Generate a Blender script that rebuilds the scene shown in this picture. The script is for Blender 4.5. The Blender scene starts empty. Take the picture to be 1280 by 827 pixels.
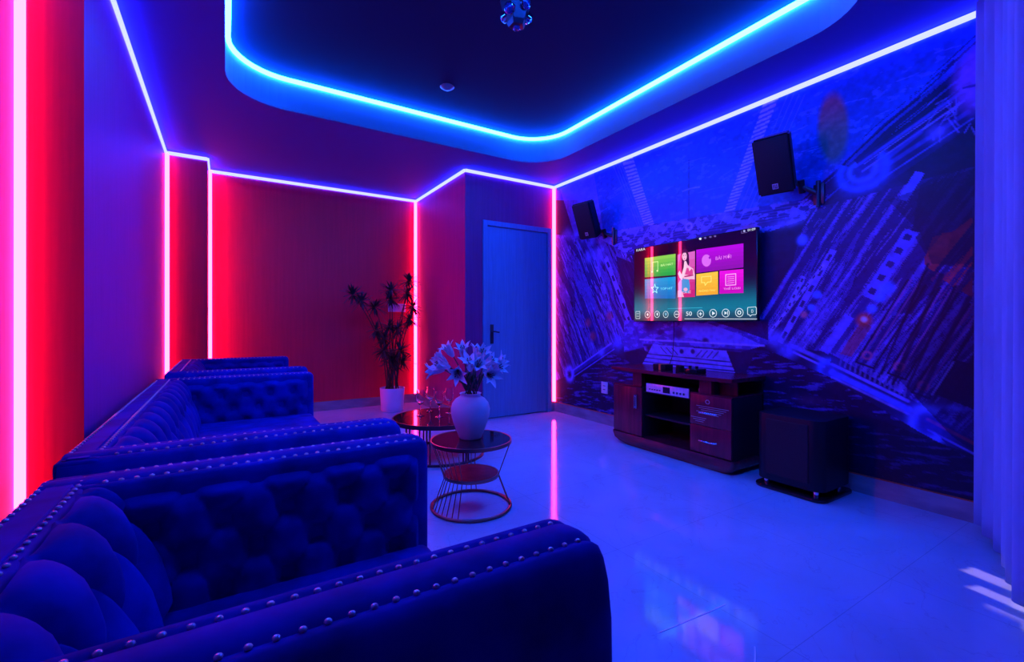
import bpy, bmesh, math, random
import numpy as np
from mathutils import Vector, Matrix, Euler
random.seed(7)
C = bpy.context.scene.collection
PI = math.pi
# ------------------------------------------------------------------ camera and measuring
F, YAW, V0, CH = 573.3, .5589, 403.2, 1.0893
def ray(u, v):
    a = (u-640)/F; b = (V0-v)/F
    return Vector((math.sin(YAW)+a*math.cos(YAW), math.cos(YAW)-a*math.sin(YAW), b))
def at(u, v, x=None, y=None, z=None):
    d = ray(u, v)
    t = x/d.x if x is not None else y/d.y if y is not None else (z-CH)/d.z
    return Vector((0, 0, CH)) + d*t
cam = bpy.data.cameras.new('camera'); co = bpy.data.objects.new('camera', cam); C.objects.link(co)
co.location = (0, 0, CH); co.rotation_euler = (PI/2, 0, -YAW)
cam.sensor_width = 36; cam.lens = F/1280*36; cam.shift_y = (V0-413.5)/1280
cam.clip_start = .02
S = bpy.context.scene; S.camera = co
S.view_settings.view_transform = 'Standard'; S.view_settings.look = 'None'
S.view_settings.gamma = 1; S.view_settings.use_curve_mapping = False; S.view_settings.exposure = 0
S.cycles.use_denoising = True
S.cycles.max_bounces = 8
S.cycles.sample_clamp_indirect = 6
w = bpy.data.worlds.new('world'); S.world = w; w.use_nodes = True
w.node_tree.nodes['Background'].inputs[0].default_value = (0, 0, 0, 1)

# ------------------------------------------------------------------ materials
def mat(name, col, rough=.5, metal=0, spec=.5, **k):
    m = bpy.data.materials.new(name); m.use_nodes = True
    b = m.node_tree.nodes['Principled BSDF']
    b.inputs['Base Color'].default_value = (*col, 1); b.inputs['Roughness'].default_value = rough
    b.inputs['Metallic'].default_value = metal; b.inputs['Specular IOR Level'].default_value = spec
    for n, v in k.items(): b.inputs[n.replace('_', ' ')].default_value = v
    return m
def nd(m, t, **k):
    n = m.node_tree.nodes.new(t)
    for a, v in k.items(): setattr(n, a, v)
    return n
def lk(m, a, b): m.node_tree.links.new(a, b)
def noisy(m, c1, c2, scale=(1, 1, 1), sc=5, detail=4, bump=0, lo=.35, hi=.65, rough=None, dist=.02):
    """colour varies between c1 and c2 by a noise stretched by scale, on object coordinates"""
    b = m.node_tree.nodes['Principled BSDF']
    tc = nd(m, 'ShaderNodeTexCoord'); mp = nd(m, 'ShaderNodeMapping'); mp.inputs['Scale'].default_value = scale
    n = nd(m, 'ShaderNodeTexNoise'); n.inputs['Scale'].default_value = sc; n.inputs['Detail'].default_value = detail
    r = nd(m, 'ShaderNodeValToRGB'); e = r.color_ramp.elements
    e[0].position = lo; e[0].color = (*c1, 1); e[1].position = hi; e[1].color = (*c2, 1)
    lk(m, tc.outputs['Object'], mp.inputs[0]); lk(m, mp.outputs[0], n.inputs['Vector'])
    lk(m, n.outputs['Fac'], r.inputs[0]); lk(m, r.outputs[0], b.inputs['Base Color'])
    if bump:
        bp = nd(m, 'ShaderNodeBump'); bp.inputs['Strength'].default_value = bump; bp.inputs['Distance'].default_value = dist
        lk(m, n.outputs['Fac'], bp.inputs['Height']); lk(m, bp.outputs[0], b.inputs['Normal'])
    return m
def emit(name, col, s=1.0, spec=0):
    m = bpy.data.materials.new(name); m.use_nodes = True
    b = m.node_tree.nodes['Principled BSDF']
    b.inputs['Base Color'].default_value = (.01, .01, .01, 1); b.inputs['Roughness'].default_value = .02
    b.inputs['Specular IOR Level'].default_value = spec
    if spec: b.inputs['IOR'].default_value = 1.75
    b.inputs['Emission Color'].default_value = (*col, 1); b.inputs['Emission Strength'].default_value = s
    return m
M = {}
M['led_red'] = emit('pink red led diffuser', (27, .68, 4.5))
M['led_blue'] = emit('blue white led diffuser', (.72, .8, 36))
M['led_cyan'] = emit('cyan led diffuser', (.7, 11.5, 135))
M['red_wall'] = noisy(mat('wine red grained wallpaper', (.8, .01, .05), .5), (.78, .009, .046), (.84, .011, .052), (9, 9, .35), 6, 3, .05)
M['sheen_wall'] = noisy(mat('sheen tinted grained wallpaper', (.4, .06, .4), .5), (.37, .035, .36), (.42, .045, .41), (9, 9, .35), 6, 3, .05)  # same wallpaper on the left wall, glancing sheen put into a mauve colour
M['plum_wall'] = noisy(mat('plum grained wallpaper', (.45, .03, .16), .55), (.44, .018, .15), (.5, .022, .17), (9, 9, .35), 6, 3, .05)
M['plain'] = mat('dark painted wall', (.05, .05, .09), .7)
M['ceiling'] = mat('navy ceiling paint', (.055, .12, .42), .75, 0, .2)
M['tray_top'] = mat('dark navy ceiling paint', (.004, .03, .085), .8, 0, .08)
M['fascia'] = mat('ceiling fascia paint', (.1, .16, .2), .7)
M['skirt'] = noisy(mat('grey tiled skirting', (.3, .3, .33), .25), (.24, .24, .28), (.36, .36, .4), (1, 1, 3), 4, 4)
M['skirt_top'] = mat('terracotta grout edge', (.6, .1, .04), .6)
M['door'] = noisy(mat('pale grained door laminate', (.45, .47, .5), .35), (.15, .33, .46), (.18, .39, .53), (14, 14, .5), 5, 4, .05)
M['door_dark'] = mat('shadow gap', (.03, .03, .05), .6)
M['metal'] = mat('brushed steel', (.6, .6, .65), .3, 1)
M['chrome'] = mat('chrome', (.8, .8, .85), .12, 1)
M['dark_metal'] = mat('dark handle metal', (.08, .08, .1), .35, .8)
M['velvet'] = noisy(mat('royal blue velvet', (.02, .05, .4), .85, 0, .15, Sheen_Weight=.08, Sheen_Roughness=.4), (.003, .012, .17), (.005, .02, .36), (1, 1, 1), 9, 6, .35, .3, .7, dist=.004)
M['velvet'].node_tree.nodes['Principled BSDF'].inputs['Sheen Tint'].default_value = (.15, .2, 1, 1)
M['nail'] = mat('pearl nailhead', (.5, .52, .6), .18, .3, .9)
M['wood'] = noisy(mat('mahogany laminate', (.14, .025, .03), .22), (.12, .006, .02), (.24, .012, .04), (12, 1.5, 12), 2.5, 4)
M['wood_v'] = noisy(mat('mahogany laminate upright', (.14, .025, .03), .28), (.13, .006, .022), (.26, .012, .042), (12, 12, 1), 2.5, 4)
M['wood_dark'] = mat('dark carcass board', (.02, .012, .02), .5)
M['glass_top'] = mat('dark glass table top', (.035, .008, .012), .06, 0, .7)
M['shelf_red'] = noisy(mat('reddish stone shelf', (.4, .06, .06), .25), (.3, .05, .05), (.5, .09, .08), (1, 1, 1), 9, 5)
M['bronze'] = mat('rose bronze wire', (.42, .16, .14), .3, 1)
M['bronze_dark'] = mat('dark bronze leg', (.14, .06, .08), .35, .9)
M['black'] = mat('black plastic', (.006, .006, .01), .5, 0, .3)
M['black_cloth'] = noisy(mat('black speaker grille', (.012, .012, .02), .7), (.004, .004, .009), (.008, .008, .016), (1, 1, 1), 160, 1)
M['gloss_black'] = mat('gloss black', (.01, .01, .015), .12)
M['sub_body'] = mat('black vinyl cabinet', (.006, .005, .012), .45, 0, .3)
M['logo'] = mat('silver badge', (.8, .8, .85), .3, .6)
M['amp'] = noisy(mat('silver amplifier face', (.75, .7, .75), .3, .2), (.8, .6, .75), (.95, .8, .9), (1, 20, 2), 8, 3)
M['amp_dark'] = mat('amplifier display', (.02, .02, .04), .2)
M['orange'] = mat('orange reflection colour', (.95, .22, .06), .4)
M['ceramic'] = mat('matt white ceramic', (.62, .62, .66), .55)
M['pot'] = mat('white plastic pot', (.88, .7, .9), .4)
M['soil'] = noisy(mat('dark soil', (.03, .02, .015), .9), (.02, .012, .01), (.05, .035, .03), (1, 1, 1), 60, 3)
M['leaf'] = noisy(mat('dark palm leaf', (.03, .05, .025), .5), (.015, .035, .02), (.05, .06, .05), (1, 1, 1), 12, 2)
M['cane'] = mat('brown cane', (.06, .035, .02), .6)
M['petal'] = mat('white lily petal', (.78, .78, .86), .5, Subsurface_Weight=.0)
M['stamen'] = mat('dark stamen', (.12, .05, .02), .6)
M['lily_stem'] = mat('dark green stem', (.03, .07, .04), .6)
M['lily_leaf'] = mat('reddish dry leaf', (.22, .06, .05), .55)
M['pane'] = mat('window glass', (.9, .9, .95), .05)
M['glass'] = mat('clear glass', (1, 1, 1), .0, Transmission_Weight=1.0, IOR=1.45)
M['curtain'] = noisy(mat('pale blue curtain', (.3, .45, .7), .75), (.2, .4, .62), (.26, .5, .74), (1, 1, .2), 9, 3)
M['plate'] = mat('white wall plate', (.75, .75, .8), .4)
M['tv_frame'] = mat('tv bezel', (.01, .01, .014), .25)

# floor: large glossy marbled tiles with thin joints
m = mat('glossy marble tile', (.6, .6, .62), .07, 0, .9); M['floor'] = m
b = m.node_tree.nodes['Principled BSDF']
tc = nd(m, 'ShaderNodeTexCoord')
n1 = nd(m, 'ShaderNodeTexNoise'); n1.inputs['Scale'].default_value = 1.6; n1.inputs['Detail'].default_value = 7; n1.inputs['Distortion'].default_value = 1.2
r1 = nd(m, 'ShaderNodeValToRGB'); e = r1.color_ramp.elements
e[0].position = .3; e[0].color = (.34, .54, .64, 1); e[1].position = .7; e[1].color = (.42, .64, .74, 1)
n2 = nd(m, 'ShaderNodeTexNoise'); n2.inputs['Scale'].default_value = 2.2; n2.inputs['Detail'].default_value = 5; n2.inputs['Distortion'].default_value = 2.0
r2 = nd(m, 'ShaderNodeValToRGB'); e = r2.color_ramp.elements
e[0].position = .493; e[0].color = (0, 0, 0, 1); e[1].position = .5; e[1].color = (1, 1, 1, 1)
e3 = r2.color_ramp.elements.new(.507); e3.color = (0, 0, 0, 1)
mx = nd(m, 'ShaderNodeMixRGB'); mx.inputs[2].default_value = (.3, .38, .5, 1)
mm = nd(m, 'ShaderNodeMath', operation='MULTIPLY'); mm.inputs[1].default_value = .5
br = nd(m, 'ShaderNodeTexBrick'); br.offset = 0; br.inputs['Scale'].default_value = 1
br.inputs['Brick Width'].default_value = .8; br.inputs['Row Height'].default_value = .8
br.inputs['Mortar Size'].default_value = .0015; br.inputs['Color1'].default_value = (1, 1, 1, 1); br.inputs['Color2'].default_value = (1, 1, 1, 1)
br.inputs['Mortar'].default_value = (.72, .72, .74, 1)
ml = nd(m, 'ShaderNodeMixRGB', blend_type='MULTIPLY'); ml.inputs[0].default_value = 1
lk(m, tc.outputs['Object'], n1.inputs['Vector']); lk(m, tc.outputs['Object'], n2.inputs['Vector']); lk(m, tc.outputs['Object'], br.inputs['Vector'])
lk(m, n1.outputs['Fac'], r1.inputs[0]); lk(m, n2.outputs['Fac'], r2.inputs[0]); lk(m, r2.outputs[0], mm.inputs[0])
lk(m, mm.outputs[0], mx.inputs[0]); lk(m, r1.outputs[0], mx.inputs[1]); lk(m, mx.outputs[0], ml.inputs[1]); lk(m, br.outputs['Color'], ml.inputs[2])
lk(m, ml.outputs[0], b.inputs['Base Color'])

# ------------------------------------------------------------------ mesh building
ORG = {}
class MB:
    def __init__(s): s.v = []; s.f = []; s.mi = []; s.M = Matrix(); s.m = 0
    def add(s, vs, fs, m=None):
        o = len(s.v)
        s.v += [tuple(s.M @ Vector(p)) for p in vs]
        s.f += [tuple(i+o for i in f) for f in fs]; s.mi += [s.m if m is None else m]*len(fs)
    def bm(s, b, m=None):
        b.verts.index_update(); s.add([v.co[:] for v in b.verts], [[v.index for v in f.verts] for f in b.faces], m); b.free()
    def box(s, x0, x1, y0, y1, z0, z1, bev=0, seg=2, m=None):
        b = bmesh.new(); bmesh.ops.create_cube(b, size=1)
        for v in b.verts:
            v.co = ((x0+x1)/2+v.co.x*(x1-x0), (y0+y1)/2+v.co.y*(y1-y0), (z0+z1)/2+v.co.z*(z1-z0))
        if bev: bmesh.ops.bevel(b, geom=b.edges[:]+b.verts[:], offset=bev, segments=seg, affect='EDGES', profile=.5)
        s.bm(b, m)
    def lathe(s, prof, c=(0, 0, 0), seg=32, m=None, cap=True):
        vs = []; fs = []; n = len(prof)
        for i in range(seg):
            a = 2*PI*i/seg
            for r, z in prof: vs.append((c[0]+r*math.cos(a), c[1]+r*math.sin(a), c[2]+z))
        for i in range(seg):
            j = (i+1) % seg
            for k in range(n-1): fs.append((i*n+k, j*n+k, j*n+k+1, i*n+k+1))
        if cap:
            if prof[0][0] > 1e-5: fs.append(tuple(i*n for i in range(seg))[::-1])
            if prof[-1][0] > 1e-5: fs.append(tuple(i*n+n-1 for i in range(seg)))
        s.add(vs, fs, m)
    def tube(s, path, r, seg=8, m=None, closed=False, rect=None):
        P = [Vector(p) for p in path]; n = len(P); vs = []; fs = []
        rr = r if isinstance(r, (list, tuple)) else [r]*n
        up = None
        for i, p in enumerate(P):
            a = P[(i-1) % n] if (i or closed) else p; c = P[(i+1) % n] if (i < n-1 or closed) else p
            t = (c-a).normalized()
            if up is None: up = Vector((0, 0, 1)) if abs(t.z) < .9 else Vector((1, 0, 0))
            x = t.cross(up).normalized(); y = x.cross(t).normalized(); up = y
            for k in range(seg):
                th = 2*PI*k/seg
                vs.append(p+x*math.cos(th)*rr[i]+y*math.sin(th)*rr[i])
        L = n if closed else n-1
        for i in range(L):
            j = (i+1) % n
            for k in range(seg):
                q = (k+1) % seg
                fs.append((i*seg+k, i*seg+q, j*seg+q, j*seg+k))
        if not closed: fs += [tuple(range(seg))[::-1], tuple((n-1)*seg+k for k in range(seg))]
        s.add(vs, fs, m)
    def prism(s, poly, axis, a0, a1, m=None):
        """poly in the two other axes, extruded along axis"""
        n = len(poly)
        def P(p, a): return {'x': (a, p[0], p[1]), 'y': (p[0], a, p[1]), 'z': (p[0], p[1], a)}[axis]
        vs = [P(p, a0) for p in poly]+[P(p, a1) for p in poly]
        fs = [tuple(range(n))[::-1], tuple(range(n, 2*n))]+[(i, (i+1) % n, n+(i+1) % n, n+i) for i in range(n)]
        s.add(vs, fs, m)
    def build(s, name, ms, parent=None, smooth=False, kind=None, label=None):
        me = bpy.data.meshes.new(name); o0 = ORG.get(parent.name, Vector()) if parent else Vector()
        me.from_pydata([tuple(Vector(p)-o0) for p in s.v], [], s.f)
        for q in (ms if isinstance(ms, (list, tuple)) else [ms]): me.materials.append(q)
        me.polygons.foreach_set('material_index', s.mi)
        b = bmesh.new(); b.from_mesh(me); bmesh.ops.recalc_face_normals(b, faces=b.faces[:]); b.to_mesh(me); b.free()
        if smooth:
            me.polygons.foreach_set('use_smooth', [True]*len(me.polygons))
            me.set_sharp_from_angle(angle=smooth if smooth is not True else 1.0)
        o = bpy.data.objects.new(name, me); C.objects.link(o)
        if parent: o.parent = parent; ORG[o.name] = o0
        if kind: o['kind'] = kind
        if label: o['label'] = label
        return o
def tag(o, label, cat, group=None, kind=None):
    o['label'] = label; o['category'] = cat
    if group: o['group'] = group
    if kind: o['kind'] = kind
    return o
def thing(name, label, cat, loc=(0, 0, 0), group=None):
    o = bpy.data.objects.new(name, None); C.objects.link(o); o.location = loc; o.empty_display_size = .1
    ORG[o.name] = Vector(loc)
    return tag(o, label, cat, group)
def copy_tree(o, parent=None, keep=True):
    c = o.copy(); C.objects.link(c)
    if parent: c.parent = parent; c.matrix_parent_inverse = o.matrix_parent_inverse
    for ch in list(o.children): copy_tree(ch, c)
    return c
def bx(name, m, x0, x1, y0, y1, z0, z1, parent=None, bev=0, kind=None, seg=2, smooth=False):
    b = MB(); b.box(x0, x1, y0, y1, z0, z1, bev, seg)
    return b.build(name, m, parent, smooth=smooth or (.7 if bev else False), kind=kind)

# ------------------------------------------------------------------ room shell
H = CH+1.70; XR = 3.46; YC = 4.544; XC = 2.235; YB = 6.065; XP = -.154; YP = 5.636; XL = -.50; XN = -.70; YN = 2.573; YE = -1.5
SK = .119; T = .1
bx('floor', M['floor'], XN-.1, XR+.1, YE-.1, YB+.1, -.1, 0, kind='structure')
W = lambda n, m, *a: bx(n, m, *a, kind='structure')
W('wall_left', M['sheen_wall'], XL-T, XL, YN+.002, YP, 0, H)
W('wall_left_near', M['sheen_wall'], XN-T, XN, YE, YN, 0, H)
W('wall_left_return', M['red_wall'], XN-T, XL, YN, YN+.002, 0, H)
W('wall_pillar', M['red_wall'], XL-T, XP, YP, YB+T, 0, H)
W('wall_back', M['red_wall'], XP, XC+T, YB, YB+T, 0, H)
W('wall_alcove_side', M['plum_wall'], XC, XC+T, YC+T, YB, 0, H)
DY0, DX0, DX1, DZ = YC, 2.452, 3.405, 2.245
# the door wall with its opening
b = MB(); b.box(XC, DX0+.02, YC, YC+T, 0, H); b.box(DX1-.02, XR+T, YC, YC+T, 0, H); b.box(DX0+.02, DX1-.02, YC, YC+T, DZ-.02, H)
b.build('wall_door_side', M['plum_wall'], kind='structure')
W('wall_near', M['plain'], XN-T, 1.9, YE-T, YE, 0, H)
W('wall_near_return', M['plain'], 1.9, 2.0, YE, .15, 0, H)
# near right wall, with a tall window hidden by the curtain
b = MB(); b.box(2.0, 2.15, .05, .15, 0, H); b.box(2.75, XR, .05, .15, 0, H); b.box(2.15, 2.75, .05, .15, 2.2, H)
b.build('wall_near_right', M['plain'], kind='structure')
wf = MB()
for a in ((2.15, 2.2), (2.28, 2.33), (2.41, 2.46), (2.54, 2.60), (2.70, 2.75)): wf.box(a[0], a[1], .07, .13, 0.0, 2.2)  # unseen bars, added to cut the daylight into streaks on the floor
wf.box(2.2, 2.7, .07, .13, 2.15, 2.2); wf.box(2.2, 2.7, .07, .13, 0, .02)
win = wf.build('added_window_bars_1', M['metal'], kind='structure')
g = MB(); g.box(2.2, 2.7, .098, .102, .02, 2.15); g.build('pane', M['pane'], win)
mp_ = M['pane']; tr = nd(mp_, 'ShaderNodeBsdfTransparent'); gl_ = nd(mp_, 'ShaderNodeBsdfGlossy'); gl_.inputs['Roughness'].default_value = .02
fr_ = nd(mp_, 'ShaderNodeFresnel'); mx_ = nd(mp_, 'ShaderNodeMixShader'); lk(mp_, fr_.outputs[0], mx_.inputs[0]); lk(mp_, tr.outputs[0], mx_.inputs[1]); lk(mp_, gl_.outputs[0], mx_.inputs[2])
lk(mp_, mx_.outputs[0], mp_.node_tree.nodes['Material Output'].inputs['Surface'])

# ceiling with the raised rounded tray
TX0, TX1, TY0, TY1, TR, HU = 0.0, 2.96, .97, 4.07, .42, 3.06
def rrect(x0, x1, y0, y1, r, n=10):
    P = []
    for cx, cy, a0 in ((x1-r, y1-r, 0), (x0+r, y1-r, 90), (x0+r, y0+r, 180), (x1-r, y0+r, 270)):
        for i in range(n+1):
            a = math.radians(a0+90*i/n); P.append((cx+r*math.cos(a), cy+r*math.sin(a)))
    return P
inner = rrect(TX0, TX1, TY0, TY1, TR)
def outer_pt(p):
    cx, cy = (TX0+TX1)/2, (TY0+TY1)/2; X0, X1, Y0, Y1 = XN-T, XR+T, YE-T, YB+T
    x, y = p
    # corner arcs: fan towards the corner; straight sides: square across
    ox = X1 if x > TX1-TR+1e-4 else X0 if x < TX0+TR-1e-4 else x
    oy = Y1 if y > TY1-TR+1e-4 else Y0 if y < TY0+TR-1e-4 else y
    if ox in (X0, X1) and oy in (Y0, Y1): return (ox, oy)
    return (ox, oy)
n = len(inner); b = MB()
vs = [(*p, H) for p in inner]; 
outer = []
for i, p in enumerate(inner):
    k = i % 11; o = outer_pt(p)
    if k == 0 or k == 10:   # ends of an arc go square across
        c = i//11
        if (c in (0, 2)) == (k == 0): o = ((XR+T) if c == 0 else (XN-T), p[1])
        else: o = (p[0], (YB+T) if c in (0, 1) else (YE-T))
        if c == 1 and k == 0: o = (p[0], YB+T)
        if c == 1 and k == 10: o = (XN-T, p[1])
        if c == 3 and k == 0: o = (p[0], YE-T)
        if c == 3 and k == 10: o = (XR+T, p[1])
        if c == 2 and k == 0: o = (XN-T, p[1])
        if c == 2 and k == 10: o = (p[0], YE-T)
        if c == 0 and k == 10: o = (p[0], YB+T)
    outer.append(o)
vs += [(*p, H) for p in outer]; vs += [(*p, HU) for p in inner]
fs = [(i, (i+1) % n, n+(i+1) % n, n+i) for i in range(n)]
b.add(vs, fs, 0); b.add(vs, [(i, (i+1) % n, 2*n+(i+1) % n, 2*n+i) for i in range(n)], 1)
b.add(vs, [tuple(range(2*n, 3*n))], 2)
X0, X1, Y0, Y1 = XN-T, XR+T, YE-T, YB+T
b.add([(X0, Y0, HU+.15), (X1, Y0, HU+.15), (X1, Y1, HU+.15), (X0, Y1, HU+.15), (X0, Y0, H), (X1, Y0, H), (X1, Y1, H), (X0, Y1, H)],
      [(0, 1, 2, 3), (0, 1, 5, 4), (1, 2, 6, 5), (2, 3, 7, 6), (3, 0, 4, 7)], 0)
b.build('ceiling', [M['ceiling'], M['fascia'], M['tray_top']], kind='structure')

# skirting
def skirt(name, x0, x1, y0, y1):
    o = bx(name, M['skirt'], x0, x1, y0, y1, 0, SK-.006, kind='structure')
    b = MB(); b.box(x0, x1, y0, y1, SK-.006, SK); b.build('top_edge', M['skirt_top'], o)
D = .012
skirt('baseboard_right', XR-D, XR, .15, YC)
skirt('baseboard_door_side', XC+.0, DX0-.002, YC-D, YC); 
skirt('baseboard_alcove_side', XC-D, XC, YC-D, YB)
skirt('baseboard_back', XP, XC-D, YB-D, YB)
skirt('baseboard_left', XL, XL+D, YN, YP)
skirt('baseboard_pillar', XL, XP, YP-D, YP)
skirt('baseboard_left_near', XN, XN+D, YE, YN)
skirt('baseboard_corner', DX1+.002, XR-D, YC-D, YC)

# ------------------------------------------------------------------ LED strips
def seg_strip(b, p, q, w=.03, d=.022, nrm=None, m=0, step=.25):
    """square section bar from p to q"""
    p = Vector(p); q = Vector(q); L = (q-p).length; k = max(1, int(L/step)); t = (q-p)/L
    a = Vector(nrm).normalized(); c = t.cross(a).normalized()
    vs = []; fs = []
    for i in range(k+1):
        o = p+t*L*i/k
        for sa, sc in ((0, -1), (0, 1), (1, 1), (1, -1)): vs.append(o+a*sa*d+c*sc*w/2)
    for i in range(k):
        for j in range(4): fs.append((i*4+j, i*4+(j+1) % 4, i*4+4+(j+1) % 4, i*4+4+j))
    fs += [(0, 1, 2, 3), (k*4+3, k*4+2, k*4+1, k*4)]
    b.add(vs, fs, m)
def vstrip(x, y, nrm, label, z0=SK, z1=H-.035, w=.042):
    b = MB(); seg_strip(b, (x, y, z0), (x, y, z1), w, .016, nrm)
    o = b.build('led_strip', M['led_red']); tag(o, label, 'led strip', 'vertical led strips in the wall corners')
g = .012
vstrip(XN+g*.6, YN-g*.6, (1, -1, 0), 'pink red vertical led strip, thickest and nearest, at the left edge above the front armchair', w=.032)
vstrip(XL+g*.6, YP-g*.6, (1, -1, 0), 'pink vertical led strip where the left wall meets the narrow pillar')
vstrip(XP+g*.4, YB-.05-g, (1, -1, 0), 'pink vertical led strip on the edge of pillar beside the recessed red wall')
vstrip(XC-g*.6, YB-g*.6, (-1, -1, 0), 'pink vertical led strip in the corner behind the potted palm')
vstrip(XR-g*.6, YC-g*.6, (-1, -1, 0), 'pink vertical led strip in the corner between the door and the mural wall')
b = MB(); e = .014; zc = H-e
path = [(XN, 1.2), (XN, YN), (XL, YN), (XL, YP), (XP, YP), (XP, YB), (XC, YB), (XC, YC), (XR, YC), (XR, .2)]
nr = [(1, 0), (0, -1), (1, 0), (0, -1), (1, 0), (0, -1), (-1, 0), (0, -1), (-1, 0)]
for (p, q), nn in zip(zip(path[:-1], path[1:]), nr):
    seg_strip(b, (*p, zc-.014), (*q, zc-.014), .031, .016, (*nn, 0))
o = b.build('led_strip', M['led_blue']); tag(o, 'thin blue white led strip running along the top of all walls under the ceiling', 'led strip')
b = MB(); rp = rrect(TX0+.014, TX1-.014, TY0+.014, TY1-.014, TR-.014, 10)
P = []
for i, p in enumerate(rp):
    q = rp[(i+1) % len(rp)]; d = math.hypot(q[0]-p[0], q[1]-p[1]); k = max(1, int(d/.25))
    for j in range(k): P.append((p[0]+(q[0]-p[0])*j/k, p[1]+(q[1]-p[1])*j/k, HU-.032))
b.tube(P, .018, 8, closed=True)
o = b.build('led_strip', M['led_cyan'], smooth=True); tag(o, 'cyan blue led strip looping round the inside of the raised rounded ceiling recess', 'led strip')

# ------------------------------------------------------------------ door
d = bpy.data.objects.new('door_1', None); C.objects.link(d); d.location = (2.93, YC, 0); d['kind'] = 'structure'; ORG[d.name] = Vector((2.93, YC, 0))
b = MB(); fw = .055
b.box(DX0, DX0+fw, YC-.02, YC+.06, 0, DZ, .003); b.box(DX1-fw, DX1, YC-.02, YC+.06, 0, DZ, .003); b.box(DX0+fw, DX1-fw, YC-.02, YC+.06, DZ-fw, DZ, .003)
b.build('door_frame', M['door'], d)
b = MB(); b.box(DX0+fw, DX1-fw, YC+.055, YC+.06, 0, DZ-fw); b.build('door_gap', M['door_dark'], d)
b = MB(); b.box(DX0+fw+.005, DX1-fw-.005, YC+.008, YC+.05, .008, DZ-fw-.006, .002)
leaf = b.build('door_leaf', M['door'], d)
b = MB(); hx = 2.574
b.box(hx-.022, hx+.022, YC-.001, YC+.008, .85, 1.07, .004, 2); b.tube([(hx, YC+.004, .99), (hx, YC-.045, .99), (hx+.01, YC-.052, .99), (hx+.065, YC-.052, .98)], .009, 10)
b.lathe([(.001, 0), (.008, 0), (.008, .004), (0, .004)], (hx, YC-.004, .9), 12)
b.build('door_handle', M['dark_metal'], leaf, smooth=.8)
# ------------------------------------------------------------------ mural wall (a dense painted sheet on the right wall)
def vnoise(x, y, seed=0):
    xi = np.floor(x).astype(np.int64); yi = np.floor(y).astype(np.int64); fx = x-xi; fy = y-yi
    def h(a, b):
        v = (a*374761393+b*668265263+seed*974634777) & 0xffffffff
        v = ((v ^ (v >> 13))*1274126177) & 0xffffffff
        return ((v ^ (v >> 16)) & 0xffff)/65535.
    sx = fx*fx*(3-2*fx); sy = fy*fy*(3-2*fy)
    return (h(xi, yi)*(1-sx)+h(xi+1, yi)*sx)*(1-sy)+(h(xi, yi+1)*(1-sx)+h(xi+1, yi+1)*sx)*sy
def fbm(x, y, o=4, seed=0):
    s = 0; a = .5
    for i in range(o): s = s+a*vnoise(x, y, seed+i); x = x*2.03; y = y*2.03; a *= .5
    return s
NY, NZ = 760, 480; Ya, Yb, Za, Zb = .15, YC, SK, H
yy = np.linspace(Ya, Yb, NY); zz = np.linspace(Za, Zb, NZ)
GY, GZ = np.meshgrid(yy, zz); GY = GY.ravel(); GZ = GZ.ravel()
COL = np.zeros((GY.size, 3))
def Wp(p):
    q = at(p[0], p[1], x=XR); return q.y, q.z
def inpoly(pts):
    P = [Wp(p) for p in pts]; ins = np.zeros(GY.size, bool)
    for i in range(len(P)):
        (y1, z1), (y2, z2) = P[i], P[(i+1) % len(P)]
        if z1 == z2: continue
        c = ((z1 > GZ) != (z2 > GZ)) & (GY < (y2-y1)*(GZ-z1)/(z2-z1)+y1); ins ^= c
    return ins
def paint(mask, col, a=1.0):
    a = np.asarray(a)*mask
    COL[:] = COL*(1-a[:, None])+np.asarray(col)*a[:, None]
def poly(pts, col, a=1.0): paint(inpoly(pts).astype(float), col, a)
def segd(p, q):
    (y1, z1), (y2, z2) = Wp(p), Wp(q); dy, dz = y2-y1, z2-z1; L = dy*dy+dz*dz
    t = np.clip(((GY-y1)*dy+(GZ-z1)*dz)/L, 0, 1); return np.hypot(GY-y1-t*dy, GZ-z1-t*dz), t
def line(p, q, w, col, a=1.0, soft=.3):
    d, t = segd(p, q); paint(np.clip((w/2-d)/(w*soft)+.5, 0, 1), col, a)
def blob(c, r, col, a=1.0, p=2.0, st=1.0):
    y, z = Wp(c); d = np.hypot(GY-y, (GZ-z)/st)/r; paint(np.exp(-d**p), col, a)
def ring(c, r, w, col, a=1.0, a0=None, a1=None, st=1.0):
    y, z = Wp(c); d = np.abs(np.hypot(GY-y, (GZ-z)/st)-r); m = np.exp(-(d/w)**2)
    if a0 is not None:
        th = np.degrees(np.arctan2(GZ-z, -(GY-y))) % 360    # 0 = to the right as seen
        m = m*(((th-a0) % 360) < (a1-a0))
    paint(m, col, a)
def streaks(p, q, L, Wd, seed, o=3):
    """noise drawn out along the line p-q"""
    (y1, z1), (y2, z2) = Wp(p), Wp(q); a = math.atan2(z2-z1, y2-y1); c, s = math.cos(a), math.sin(a)
    wob = (fbm(GY*3, GZ*3, 2, seed+9)-.5)*.12
    u = (GY*c+GZ*s); v = (-GY*s+GZ*c)+wob*.3
    return fbm(u/L, v/Wd, o, seed)
n0 = fbm(GY*2.2, GZ*2.2, 5, 3); n1 = fbm(GY*14, GZ*30, 4, 11)
COL[:] = np.array((.02, .03, .12))[None]*(.5+n0[:, None]*1.3)
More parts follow.
